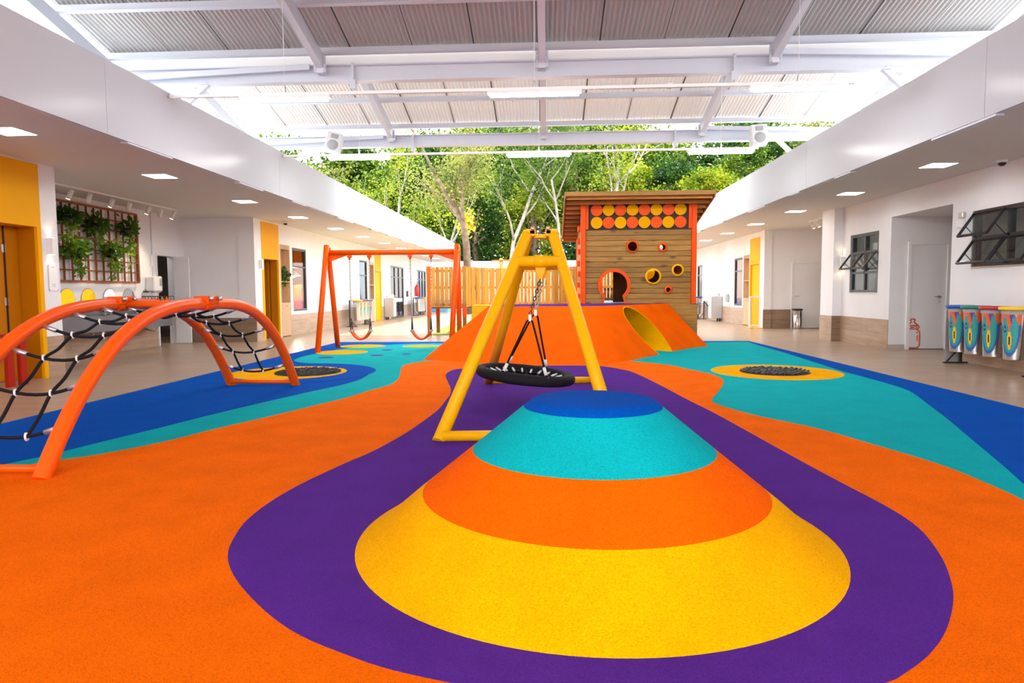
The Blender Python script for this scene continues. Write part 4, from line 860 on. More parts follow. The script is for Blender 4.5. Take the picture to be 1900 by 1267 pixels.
# rooms behind the glass
def room(name, x, s, y0, y1, dpt, m, label, zt=2.9):
    mb = MB(); a, b = x - s*.11, x - s*(.11+dpt)
    mb.box(b, b - s*.05, y0, y1, 0, zt).box(a, b, y0-.05, y0, 0, zt).box(a, b, y1, y1+.05, 0, zt).box(a, b, y0, y1, zt, zt+.05)
    return struct(mb.build(name, m), label, 'wall')
room('wall_room', XL, 1, 19.2, 25.2, 2.6, mat('orange_room_wall', (.80, .36, .03), .6), 'ochre orange classroom walls behind the window beside the oak niche')
room('wall_room', XL, 1, 25.9, 28.8, 2.5, mat('blue_room_wall', (.20, .42, .62), .7), 'light blue classroom walls behind the window beyond the swings')
room('wall_room', XL, 1, 30.5, 36.0, 3.0, mat('grey_room_wall', (.20, .23, .25), .7), 'grey classroom walls behind the tall glazed door by the steel trough')
room('wall_room', XL, 1, 37.4, 41.8, 3.0, MATS['blue_room_wall'], 'light blue classroom walls behind the farthest glazed door')
room('wall_room', XR, -1, 24.45, 29, 2.6, MATS['orange_room_wall'], 'orange classroom walls behind the window near the baby gate')
room('wall_room', XR, -1, 30, 35, 2.6, MATS['grey_room_wall'], 'grey classroom walls behind the window past the playhouse')
room('wall_room', XR, -1, 14.5, 16.3, 2.6, mat('dim_room_wall', (.42, .39, .37), .8), 'dim room behind the two column awning window')
room('wall_room', XR, -1, 7.5, 11.8, 2.6, MATS['dim_room_wall'], 'dim room behind the long black awning window')
for x_, y_, e_ in ((-9.9, 16.2, 12), (8.3, 9.6, 10), (8.3, 15.4, 7), (-8.6, 27.3, 30), (-9.0, 33.2, 30), (-9.0, 39.6, 40), (8.3, 25.6, 30), (8.3, 31.3, 20)):
    l = bpy.data.lights.new('room_fill_light', 'POINT'); l.energy = e_; l.shadow_soft_size = .15; o = bpy.data.objects.new('room_fill_light', l); COL.objects.link(o); o.location = (x_, y_, 2.6)  # added fill lamps without fixtures, lifting the dark rooms
sl0 = thing('toy_slide', 'orange curved indoor toy slide behind the window beside the oak niche', 'slide', (-8.5, 22.0, 0))
mb = MB(); n = 14
for side in (-.3, .3):
    m_ = MB(); top = [(-7.9 - .09*i, .55 + .95*math.cos(PI/2*i/n*.98)) for i in range(n+1)]
    v = [(x, 22+side, z) for x, z in top] + [(x, 22+side, .05) for x, z in top] + [(x, 22+side+.04, z) for x, z in top] + [(x, 22+side+.04, .05) for x, z in top]; k = n+1
    m_.add(v, [(i, i+1, k+i+1, k+i) for i in range(n)] + [(2*k+i, 3*k+i, 3*k+i+1, 2*k+i+1) for i in range(n)] + [(i, 2*k+i, 2*k+i+1, i+1) for i in range(n)]); m_.build('side_panel', OR_M, sl0)
MB().add([(-7.9 - .09*i, 22+q, .45 + .95*math.cos(PI/2*i/n*.98)) for i in range(n+1) for q in (-.3, .3)], [(2*i, 2*i+1, 2*i+3, 2*i+2) for i in range(n)]).build('chute', OR_M, sl0)
pl = thing('pendant_lamp', 'cream cone pendant lamp behind the window beside the oak niche', 'lamp', (-7.95, 21.2, 1.7))
MB().lathe([(.03, 1.92), (.10, 1.86), (.22, 1.76), (.215, 1.75), (.09, 1.85)], 20, (-7.95, 21.2, 0)).build('lamp_shade', mat('cream_shade', (.8, .7, .5), .5), pl)
MB().tube([(-7.95, 21.2, 1.92), (-7.95, 21.2, 2.9)], .006, 6).build('cord', BLKP, pl); MB().lathe([(0, 1.70), (.04, 1.73), (.045, 1.78), (0, 1.83)], 12, (-7.95, 21.2, 0)).build('bulb', WARM, pl)
l = bpy.data.lights.new('pendant_light', 'POINT'); l.energy = 45; l.color = (1, .9, .75); l.shadow_soft_size = .05
o = bpy.data.objects.new('pendant_light', l); COL.objects.link(o); o.parent = pl; o.location = Vector((-7.95, 21.2, 1.66)) - pl.location

# ------------------------------------------------------------------ ceiling lights, cameras, sconces, track lights
for side, x, ys, lab in (('l', -6.2, [1.6, 4.67, 7.74, 10.82, 13.92, 16.93, 19.98, 22.98, 26.0, 29.0, 32, 35, 38], 'hand wash walkway'), ('r', 5.98, [1.7, 4.8, 7.85, 10.93, 13.96, 16.95, 20.1, 23.2, 26.3, 29.4, 32.4, 35.4, 38.4], 'recycling bin walkway')):
    for i, y in enumerate(ys):
        t = thing('ceiling_light', '%s square recessed light from the near end of the %s ceiling' % (ORD[i], lab), 'ceiling light', (x, y, ZS), 'square recessed lights of the %s' % lab)
        MB().box(x-.20, x+.20, y-.20, y+.20, ZS-.006, ZS).build('trim_ring', WHP, t); MB().box(x-.185, x+.185, y-.185, y+.185, ZS-.009, ZS-.005).build('diffuser', LAMP, t)
for x, y, lab in ((-6.9, 17.9, 'small dark dome camera under the ceiling near the first yellow panel'), (6.68, 10.55, 'small dark dome camera under the ceiling above the long black window')):
    t = thing('dome_camera', lab, 'camera', (x, y, ZS)); MB().lathe([(0, ZS), (.075, ZS), (.07, ZS-.04), (.055, ZS-.045)], 20, (x, y, 0)).build('base', WHP, t)
    MB().lathe([(.055, ZS-.042), (.05, ZS-.07), (.03, ZS-.09), (0.001, ZS-.095)], 20, (x, y, 0)).build('dome', BLKP, t)
def sconce(x, s, y, z, lab):
    t = thing('wall_sconce', lab, 'lamp', (x, y, z-.1)); MB().rbox(x, x+s*.085, y-.045, y+.045, z-.12, z+.12, .006).build('housing', WHP, t)
    for dz in (.121, -.121): MB().box(x+s*.015, x+s*.07, y-.03, y+.03, z+dz-.002, z+dz+.002).build('lens', WARM, t)
    for dz in (.17, -.17):
        l = bpy.data.lights.new('sconce_light', 'SPOT'); l.energy = 1.2; l.color = (1, .78, .5); l.spot_size = math.radians(95); l.shadow_soft_size = .03
        o = bpy.data.objects.new('sconce_light', l); COL.objects.link(o); o.parent = t; o.location = Vector((x+s*.045, y, z + dz*.75)) - t.location; o.rotation_euler = (PI if dz > 0 else 0, 0, 0)
sconce(XL, 1, 9.74, 1.92, 'small white up and down sconce on the pier beside the large ochre door')
sconce(XL, 1, 17.13, 1.95, 'small white up and down sconce on the wall edge before the yellow doorway')
sconce(XL, 1, 23.7, 1.95, 'small white up and down sconce on the white wall behind the orange swing frame')
sconce(XR, -1, 16.30, 1.86, 'small white up and down sconce in the corner behind the two column awning window')
def track(x, ys, y0, y1, lab, dirx, lit):
    t = thing('track_light', lab, 'lamp', (x, (y0+y1)/2, ZS)); MB().box(x-.018, x+.018, y0, y1, ZS-.03, ZS).build('track', WHP, t)
    for k, y in enumerate(ys):
        a = Vector((x, y, ZS-.03)); dv = Vector((dirx*.45, .12 if k % 2 else -.1, -1)).normalized(); c = a + Vector((0, 0, -.10))
        s_ = MB().tube([a, c], .010, 8).tube([c - dv*.07, c + dv*.10], .040, 14).build('spot_head', WHP, t)
        MB().tube([c + dv*.101, c + dv*.106], .033, 14).build('lens', WARM if k in lit else GREYP, s_)
        if k in lit:
            l = bpy.data.lights.new('spot', 'SPOT'); l.energy = 34; l.color = (1, .80, .55); l.spot_size = math.radians(70); l.spot_blend = .8; l.shadow_soft_size = .03
            o = bpy.data.objects.new('spot', l); COL.objects.link(o); o.parent = t; o.location = c + dv*.12 - t.location; o.rotation_euler = dv.to_track_quat('-Z', 'Y').to_euler()
track(-8.3, [11.66, 12.15, 12.8, 13.35, 14.0, 14.46, 14.95], 10.2, 15.1, 'white track with seven spotlights above the plant trellis', -1, (0, 2, 4, 6))
track(7.2, [18.75, 19.1], 18.2, 19.4, 'short white track with two spotlights above the plain white door', 1, (0, 1))

# hanging tube lamps with their rails and wires
for y, z, x1, rl, xs in ((9.2, 3.86, 3.95, 'near', (-3.5, -.16, 3.24)), (13.2, 3.85, 3.95, 'far', (-3.6, -.15, 3.26))):
    t = thing('lamp_rail', 'thin white rail of the %s row of hanging tube lamps' % rl, 'rail', (-.5, y, z)); MB().box(-5.07, x1, y-.02, y+.02, z-.012, z+.028).build('rail', WHP, t)
    for x in (-5.05, -2.0, 1.6): MB().box(x-.03, x+.03, y-.03, y+.03, z-.018, z+.034).build('rail_joint', WHP, t)
    for k, x in enumerate(xs):
        q = thing('tube_lamp', '%s hanging white tube lamp of the %s row' % (('hand wash side', 'middle', 'recycling bin side')[k], rl), 'lamp', (x, y, z-.05), 'hanging tube lamps')
        MB().rbox(x-.62, x+.62, y-.05, y+.05, z-.052, z-.012, .008).build('housing', WHP, q); MB().rbox(x-.585, x+.585, y-.042, y+.042, z-.082, z-.052, .008).build('diffuser', TUBE, q)
        MB().tube([(x, y, z+.03), (x, y, 5.65)], .004, 5).build('wire', WHP, q); MB().lathe([(.016, z+.02), (.016, z+.09), (.006, z+.12)], 10, (x, y, 0)).build('wire_grip', ALU, q)
GRL = mat('speaker_cloth', (.34, .35, .36), .7)
for x, ry, lab in ((-5.0, .22, 'pale grey loudspeaker under the roof edge on the hand wash side'), (4.82, -.05, 'pale grey loudspeaker under the roof edge on the recycling bin side')):
    t = thing('loudspeaker', lab, 'speaker', (x, 16.14, 4.72))
    mb = MB(); w0, w1 = .185, .15
    MB().rbox(x-w0, x+w0, 16.0, 16.28, 4.50, 4.95, .03).build('cabinet', SPK, t)
    MB().lathe([(0, -.006), (.12, -.006), (.125, 0)], 28, (x, 15.998, 4.63), 'Y').build('woofer_grille', GRL, t); MB().rbox(x-.08, x+.08, 15.99, 16.0, 4.79, 4.89, .01).build('horn', GRL, t)
    MB().box(x-.02, x+.02, 16.28, 16.52, 4.75, 4.80).box(x-.06, x+.06, 16.28, 16.30, 4.6, 4.85).build('bracket', STEEL_W, t); t.rotation_euler = (math.radians(-12), ry, ry*.8)

# ------------------------------------------------------------------ hand wash niche
TX0, TX1, TY0, TY1 = -8.93, -8.54, 10.3, 15.15
tr = thing('sink_trough', 'long stainless steel hand wash trough on the wall below the round mirrors', 'sink', (-8.8, 12.9, .6))
MB().box(TX1-.02, TX1, TY0, TY1, .50, .80).build('front_apron', TROUGH, tr); MB().box(-9.1, TX1-.02, TY0, TY1, .58, .60).build('basin_floor', TROUGH, tr); MB().box(-9.1, TX1-.02, TY1-.02, TY1, .50, .80).build('end_panel', TROUGH, tr); MB().box(-9.105, -9.08, TY0, TY1, .58, .86).build('backsplash', TROUGH, tr)
for y in (11.4, 12.5, 13.6, 14.7):
    f = MB().tube([(-9.08, y, .80), (-8.98, y, .83), (-8.93, y, .80)], .013, 8).lathe([(.025, 0), (.025, .03), (0, .03)], 12, (-9.08, y, .80), 'X').build('tap', ALU, tr); MB().tube([(-8.97, y, .835), (-8.97, y+.05, .865)], .008, 6).build('tap_lever', ALU, f)
    MB().tube([(-8.8, y+.3, .58), (-8.8, y+.3, .40), (-8.86, y+.3, .35), (-9.08, y+.3, .42)], .02, 10).build('waste_pipe', WHP, tr)
for k, y in enumerate((12.56, 13.16, 13.83, 14.48, 15.16)):
    t = thing('round_mirror', '%s round wall mirror from the pier, above the steel trough' % ORD[k], 'mirror', (-9.1, y, 1.12), 'round mirrors above the trough')
    MB().lathe([(0, .0), (.215, .0), (.215, .012), (.20, .012)], 40, (-9.118, y, 1.12), 'X').build('rim', GREYP, t); MB().lathe([(0.001, .0125), (.203, .0125)], 40, (-9.118, y, 1.12), 'X', smooth=False).build('glass', MIRR, t)
for k, y in enumerate((12.87, 13.50, 14.16)):
    t = thing('soap_dispenser', ('black wall soap dispenser next to the mirror nearest the pier', 'black wall soap dispenser in the middle of the row of three', 'black wall soap dispenser farthest from the pier')[k], 'dispenser', (-9.06, y, .86), 'black soap dispensers above the trough')
    MB().rbox(-9.118, -9.02, y-.065, y+.065, .875, 1.03, .015).build('case', BLKP, t); MB().lathe([(.02, .86), (.03, .88)], 10, (-9.05, y, 0)).build('spout', BLKP, t)
t = thing('towel_dispenser', 'white paper towel dispenser on the wall beside the half open door', 'dispenser', (-9.0, 15.28, 1.4))
MB().rbox(-9.118, -8.90, 15.12, 15.46, 1.27, 1.62, .03).build('case', WHP, t); MB().rbox(-8.899, -8.892, 15.33, 15.42, 1.40, 1.56, .003).build('window', GREYP, t); MB().rbox(-9.0, -8.93, 15.16, 15.42, 1.245, 1.27, .004).build('outlet', GREYP, t)
t = thing('wire_basket', 'small black wire basket with orange bottles on the end of the steel trough', 'basket', (-8.85, 15.2, .98))
mb = MB()
for z in (.99, 1.16): mb.tube([(-9.05, 15.0, z), (-8.62, 15.0, z), (-8.62, 15.4, z), (-9.05, 15.4, z)], .009, 6, closed=True)
for k in range(7):
    for x, y in ((-9.05+.43*k/6, 15.0), (-9.05+.43*k/6, 15.4)): mb.tube([(x, y, .99), (x, y, 1.16)], .005, 5)
mb.build('wire_frame', BLKP, t); MB().box(-9.05, -8.62, 15.0, 15.4, .80, .99).build('stand', TROUGH, t)
for k in range(4):
    t = thing('soap_bottle', ('orange soap bottle nearest the trough edge in the wire basket', 'pale soap bottle second in the wire basket', 'orange soap bottle third in the wire basket', 'pale soap bottle at the wall side of the wire basket')[k], 'bottle', (-8.68-.1*k, 15.2, .995), 'bottles in the wire basket')
    x = -8.68-.1*k; MB().lathe([(0, .995), (.036, .995), (.036, 1.10), (.014, 1.125), (.014, 1.15), (0, 1.15)], 14, (x, 15.2, 0)).build('bottle_body', (OR_M if k % 2 == 0 else OAK), t)
t = thing('conduit', 'thin grey cable conduit running down the niche wall above the towel dispenser', 'conduit', (-9.1, 15.35, 2.3)); MB().box(-9.118, -9.10, 15.42, 15.44, 1.62, 3.1).build('pipe', SPK, t); MB().rbox(-9.118, -9.09, 15.36, 15.42, 1.85, 2.12, .004).build('sign_plate', WHP, t)
# trellis and its hanging plants
XT = -9.06; tr = thing('wall_trellis', 'large reddish wooden trellis on the wall above the steel trough', 'trellis', (XT, 13.1, 1.47)); ty0, ty1, tz0, tz1 = 11.55, 14.78, 1.47, 2.96
nv = 14
for k in range(nv+1):
    y = ty0 + (ty1-ty0)*k/nv; e = k in (0, nv); MB().box(XT-.03, XT+(.03 if e else .0), y-(.025 if e else .013), y+(.025 if e else .013), tz0, tz1).build('upright_lath', TREL, tr)
for k in range(8):
    z = tz0 + (tz1-tz0)*k/7; e = k in (0, 7); MB().box(XT, XT+(.03 if e else .022), ty0, ty1, z-(.02 if e else .012), z+(.02 if e else .012)).build('cross_lath', TREL, tr)
def leaf_cloud(pts, size, m, name, parent, seed, droop=.0):
    g = np.random.default_rng(seed); P = np.asarray(pts, float); N = len(P)
    d = g.normal(size=(N, 3)); d[:, 2] *= .6; d[:, 2] -= droop; d /= np.linalg.norm(d, axis=1)[:, None]
    u = np.cross(d, g.normal(size=(N, 3))); u /= np.linalg.norm(u, axis=1)[:, None]; s = size*g.uniform(.65, 1.3, N)[:, None]; nrm = np.cross(d, u)
    v = np.stack([P, P + d*s*.5 + u*s*.42 + nrm*s*.06, P + d*s, P + d*s*.5 - u*s*.42 + nrm*s*.06], 1).reshape(-1, 3)
    me = bpy.data.meshes.new(name); me.vertices.add(4*N); me.vertices.foreach_set('co', v.ravel()); f = np.arange(4*N).reshape(-1, 4)
    me.loops.add(4*N); me.loops.foreach_set('vertex_index', f.ravel()); me.polygons.add(N); me.polygons.foreach_set('loop_start', np.arange(0, 4*N, 4)); me.polygons.foreach_set('loop_total', np.full(N, 4))
    me.update(calc_edges=True); me.materials.append(m); return tag(link(name, me, parent), kind='stuff')
def hang_plant(y, z, wd, drop_, lab, seed, x=XT+.12, m2=True):
    t = thing('hanging_plant', lab, 'plant', (x, y, z), 'pothos plants on the trellis' if m2 else None); g = np.random.default_rng(seed)
    MB().lathe([(0, z-.10), (.09, z-.10), (.12, z+.06), (.105, z+.06), (.10, z+.03), (0, z+.03)], 18, (x, y, 0)).build('pot', BLKP, t)
    pts = g.normal(size=(int(110*wd), 3))*[.045, .11*wd, .07] + [x+.02, y, z+.06]; vines = MB(); ends = []
    for k in range(int(7*wd)):
        yy = y + g.uniform(-.13, .13)*wd; L_ = drop_*g.uniform(.45, 1); p = [Vector((x+.06, yy, z+.03))]
        for q in range(1, 9): p.append(Vector((x + .07 + g.normal()*.02, yy + g.normal()*.03 + .02*q*g.normal()*.3, z+.03 - L_*q/8)))
        vines.tube(p, .005, 5)
        for q in range(int(15*L_)+3):
            f = g.uniform(0, 1); b = p[min(int(f*8), 7)].lerp(p[min(int(f*8)+1, 8)], f*8 % 1); ends.append((b.x + g.normal()*.025, b.y + g.normal()*.035, b.z))
    vines.build('vine_stems', LF_HL, t); leaf_cloud(pts, .115, LF_H, 'upper_leaves', t, seed); leaf_cloud(ends, .085, LF_HL if m2 else LF_H, 'trailing_leaves', t, seed+1, .5)
hang_plant(12.42, 2.62, 1.2, .95, 'dark trailing pothos in the upper trellis corner nearest the pier', 21); hang_plant(12.62, 2.02, 1.45, .62, 'light green pothos low on the trellis, nearer the pier', 22); hang_plant(13.22, 2.55, 1.15, .45, 'dark pothos in the upper middle of the trellis', 23); hang_plant(13.72, 2.06, 1.3, .62, 'pothos with pale trailing shoots low on the trellis, farther from the pier', 24); hang_plant(14.25, 2.55, .85, .9, 'dark pothos in the upper trellis corner nearest the half open door', 25)
hang_plant(18.8, 1.66, .75, .35, 'small trailing plant on the shelf of the oak niche', 27, x=XL-.10, m2=False)
t = thing('notice_board', 'clear acrylic notice sheet fixed with four studs on the pier below the sconce', 'sign', (XL+.02, 9.78, 1.3)); MB().box(XL+.010, XL+.014, 9.69, 9.87, 1.27, 1.66).build('sheet', mat('white_paper', (.86, .86, .87), .3), t)
for y in (9.70, 9.86):
    for z in (1.285, 1.645): MB().lathe([(0, .018), (.008, .018), (.008, 0)], 8, (XL, y, z), 'X').build('stud', ALU, t)
MB().box(XL+.0142, XL+.0146, 9.745, 9.81, 1.615, 1.625).box(XL+.0142, XL+.0146, 9.74, 9.82, 1.36, 1.366).box(XL+.0142, XL+.0146, 9.745, 9.815, 1.335, 1.341).build('print', GREYP, t)
t = thing('children_stool', 'red painted upright stool boards standing before the large ochre door', 'stool', (-7.05, 8.7, 0))
for y in (8.58, 8.80): MB().rbox(-7.09, -7.03, y-.055, y+.055, 0, .66, .006).build('leg', RED if False else mat('red_paint_%g' % y, (.40, .02, .008), .6, spec=.1), t)
MB().rbox(-7.12, -6.98, 8.42, 8.93, .66, .70, .008).build('seat', mat('red_seat_paint', (.40, .02, .008), .6, spec=.1), t)

# ------------------------------------------------------------------ recycling bins
WRAP = [SS, mat('wrap_blue', (.03, .13, .40), .35), mat('wrap_teal', (.02, .34, .36), .35), mat('wrap_orange', (.85, .12, .02), .35), mat('wrap_purple', (.16, .05, .25), .35), mat('wrap_yellow', (.90, .50, .01), .35), mat('wrap_black', (.02, .02, .02), .35)]
def wrap_index(u, v):
    """printed motif: u across the front (-1..1), v up (0..1)"""
    if v < .05 or abs(u) > 1.0: return 0
    v = v - .07
    rx, ry, rz = u*.62+.55, v-.62, 0
    ux = u + .55
    if .50 < v < .68 and abs(ux) < .30:           # black three-arrow recycling mark
        a, b = ux/.26, (v-.59)/.075; rr = math.hypot(a, b); an = math.degrees(math.atan2(b, a)) % 120
        if .5 < rr < 1.0 and 14 < an < 100: return 6
    if math.hypot(u/.075, (v-.34)/.10) < 1: return 6
    if math.hypot((u+.0)/.20, (v-.35)/.20) < 1: return 5
    top = .72 - .10*math.cos(u*7.5) - .17*math.exp(-((u-.02)/.13)**2) + .08*abs(math.sin(u*16))
    if v > top:
        if math.hypot((u-.28)/.30, (v-1.0)/.30) < 1: return 4 if math.hypot((u-.55)/.16, (v-1.02)/.22) > 1 else 5
        return 3
    q = math.hypot(u/.80, max(0, .60-v)/.52); 
    if q < 1: return 2
    if math.hypot(u/1.0, max(0, .60-v)/.60) < 1: return 1
    return 0
def bin_body_mesh():
    n, m = 96, 64; r0, r1, z0, z1 = .122, .160, 0, .66; mb = MB()
    vs = [((r0+(r1-r0)*j/m)*math.sin(2*PI*i/n), -(r0+(r1-r0)*j/m)*math.cos(2*PI*i/n), z0+(z1-z0)*j/m) for j in range(m+1) for i in range(n)]
    mb.v = vs
    for j in range(m):
        for i in range(n):
            a = 2*PI*(i+.5)/n; a = a-2*PI if a > PI else a
            mb.f.append((j*n+i, j*n+(i+1) % n, (j+1)*n+(i+1) % n, (j+1)*n+i)); mb.mi.append(wrap_index(a/.92, (j+.5)/m)); mb.sm.append(True)
    mb.f.append(list(reversed(range(n)))); mb.mi.append(0); mb.sm.append(False)
    me = bpy.data.meshes.new('bin_body'); me.from_pydata(mb.v, [], mb.f)
    for q in WRAP: me.materials.append(q)
    me.polygons.foreach_set('material_index', mb.mi); me.polygons.foreach_set('use_smooth', mb.sm); me.update(); return me
BBM = bin_body_mesh()
def make_bin(loc, rz, lid, lab, group):
    t = thing('recycling_bin', lab, 'bin', loc, group); o = bpy.data.objects.new('bin_body', BBM); COL.objects.link(o); o.parent = t
    q = MB().lathe([(.161, .64), (.172, .70), (.16, .70)], 40).build('rim_band', GREYP); q.parent = t
    q = MB().lathe([(0, .70), (.195, .70), (.20, .705), (.20, .735), (.193, .745), (0, .748)], 48).build('lid', lid); q.parent = t
    q = MB().tube([(0, .16, .45), (0, .22, .45)], .012, 8).build('pivot', BLKP); q.parent = t; t.rotation_euler = (0, 0, rz); return t
def station(x, s, ys, z, lab, labs, lids, group, ya, yb):
    """s = -1 when the frame stands on the +x side of its bins"""
    fx = x - s*.20; t = thing('bin_stand', lab, 'bin stand', (fx, (ya+yb)/2, 0))
    for y in (ya, yb):
        MB().rbox(fx-.02, fx+.02, y-.02, y+.02, 0, .95, .004).build('post', BLKP, t); MB().rbox(fx-.27 if s < 0 else fx-.12, fx+.12 if s < 0 else fx+.27, y-.025, y+.025, 0, .022, .004).build('foot', BLKP, t); MB().bar((fx+s*.22, y, .022), (fx, y, .27), .018, .018).build('strut', BLKP, t)
    for z_ in (.66, .93): MB().box(fx-.012, fx+.012, ya, yb, z_-.012, z_+.012).build('cross_rail', BLKP, t)
    MB().box(fx+s*.23, fx-s*.0, yb+.03, yb+.036, .02, .88).build('end_panel', SSB, t)
    for y, l, lb in zip(ys, lids, labs): make_bin((x, y, z), (-1.0 if s < 0 else 1.05+.9), l, lb, group)
station(6.56, -1, (11.22, 10.82, 10.38, 9.93), .21, 'black steel stand carrying the four bins below the long black window', ['steel recycling bin with a blue lid below the long black window', 'steel recycling bin with a green lid below the long black window', 'steel recycling bin with a red lid below the long black window', 'steel recycling bin with a yellow lid below the long black window'], (LIDB, LIDG, LIDR, LIDY), 'recycling bins below the long black window', 9.62, 11.5)
station(-6.82, 1, (24.3, 24.78, 25.26, 25.74), .21, 'black steel stand carrying the bins behind the left swing seat', ['pale recycling bin with a yellow lid behind the left swing seat', 'pale recycling bin with a red lid behind the left swing seat', 'pale recycling bin with a green lid behind the left swing seat', 'pale recycling bin with a blue lid behind the left swing seat'], (LIDY, LIDR, LIDG, LIDB), 'recycling bins behind the left swing seat', 24.0, 26.0)
station(-6.75, 1, (35.6, 36.05, 36.5, 36.95), .21, 'black steel stand carrying the farthest bins near the fire extinguisher', ['farthest group recycling bin with a blue lid at its near end', 'farthest group recycling bin with a green lid', 'farthest group recycling bin with a red lid', 'farthest group recycling bin with a yellow lid at its far end'], (LIDB, LIDG, LIDR, LIDY), 'farthest recycling bins', 35.3, 37.2)
station(6.45, -1, (30.2, 29.7), .21, 'black steel stand carrying bins seen past the playhouse corner', ['pale recycling bin with a blue lid seen past the playhouse corner, farther one', 'pale recycling bin with a blue lid seen past the playhouse corner, nearer one'], (LIDB, LIDB), 'bins seen past the playhouse corner', 29.4, 30.5)

# ------------------------------------------------------------------ smaller fittings
def fountain(x, s, y0, y1, lab):
    t = thing('drinking_trough', lab, 'drinking fountain', (x, (y0+y1)/2, 0)); a, b = x, x + s*.42
    MB().rbox(a, b, y0, y0+.55, .12, .98, .01).build('cooler_cabinet', SSB, t); MB().rbox(a, b, y0+.55, y1, .78, .96, .01).build('trough', SSB, t)
    MB().box(a, a+s*.02, y0+.55, y1, .96, 1.12).build('splashback', SS, t); MB().bar((b, y1-.1, .78), (a+s*.05, y1-.1, .35), .03, .03).build('bracket', BLKP, t)
    for y in (y0+.15, y0+.85, y0+1.2): MB().tube([(a+s*.2, y, .96), (a+s*.2, y, 1.06), (a+s*.27, y, 1.07)], .012, 8).build('tap', ALU, t)
    for yy in (y0+.1, y0+.4): MB().box(a+s*.05, a+s*.1, yy, yy+.05, 0, .12).build('foot', BLKP, t)
fountain(XL+.02, 1, 30.3, 32.2, 'stainless steel drinking trough on the wall between the slim yellow door and the glazed door'); fountain(XR-.02, -1, 27.2, 28.6, 'stainless steel drinking cooler on the wall past the playhouse')
t = thing('fire_extinguisher', 'red fire extinguisher hanging on the far wall beside a swing chain', 'fire extinguisher', (XL+.12, 37.5, 1.0)); MB().lathe([(0, 1.0), (.10, 1.0), (.11, 1.03), (.11, 1.52), (.05, 1.62), (.03, 1.66)], 18, (XL+.13, 37.5, 0)).build('cylinder', RED, t); MB().tube([(XL+.13, 37.5, 1.66), (XL+.13, 37.62, 1.82), (XL+.13, 37.75, 1.70)], .014, 8).build('hose', BLKP, t)
MB().box(XL, XL+.03, 37.45, 37.55, 1.2, 1.5).build('wall_hook', GREYP, t)
for x, s, y, z, lab in ((XL, 1, 37.0-1.6, 1.0, 'small black wall box near the fire extinguisher'), (XR, -1, 26.4, .78, 'small grey wall box on the white wall near the far drinking cooler')):
    t = thing('wall_box', lab, 'box', (x, y, z)); MB().rbox(x, x+s*.07, y-.18, y+.18, z-.0, z+.3, .02).build('case', BLKP if s > 0 else GREYP, t); MB().rbox(x+s*.07, x+s*.08, y-.12, y+.12, z+.05, z+.25, .003).build('cover', GREYP, t)
t = thing('alarm_siren', 'white alarm siren and light on the wall between the recess and the long black window', 'alarm', (XR-.03, 11.8, 2.3)); MB().rbox(XR-.07, XR, 11.70, 11.86, 2.22, 2.35, .012).build('siren_case', WHP, t); MB().rbox(XR-.06, XR, 11.71, 11.83, 2.38, 2.47, .012).build('light_head', ALU, t); MB().lathe([(0, -.05), (.03, -.045), (.04, 0)], 12, (XR, 11.77, 2.10), 'X').build('call_point', WHP, t)
t = thing('waste_bin', 'slim steel waste bin with a black rim beside the plain white door', 'bin', (7.80, 21.8, 0)); MB().lathe([(0, 0), (.135, 0), (.14, .02), (.155, .60), (.14, .60), (.13, .1), (0, .1)], 32, (7.80, 21.75, 0)).build('body', SS, t); MB().lathe([(.157, .585), (.162, .60), (.16, .625), (.14, .625)], 32, (7.80, 21.75, 0)).build('rim', BLKP, t)
t = thing('baby_gate', 'white framed low gate with a clear panel and yellow feet before the bright yellow doorway', 'gate', (6.6, 22.0, 0))
gx0, gx1, gy = 6.42, 6.78, 22.1
for x in (gx0, gx1-.05): MB().rbox(x, x+.05, gy-.02, gy+.02, .03, 1.02, .005).build('upright', WHP, t); MB().rbox(x-.02, x+.07, gy-.25, gy+.25, 0, .03, .005).build('foot', YE_M, t)
for z in (.06, .97): MB().rbox(gx0+.05, gx1-.05, gy-.018, gy+.018, z, z+.05, .004).build('crosspiece', WHP, t)
MB().box(gx0+.05, gx1-.05, gy-.003, gy+.003, .11, .97).build('clear_panel', GLS, t)
mk = MB()
pers = thing('person', 'person in a dark navy top standing behind the window beyond the swings', 'person', (-7.75, 27.0, 0))
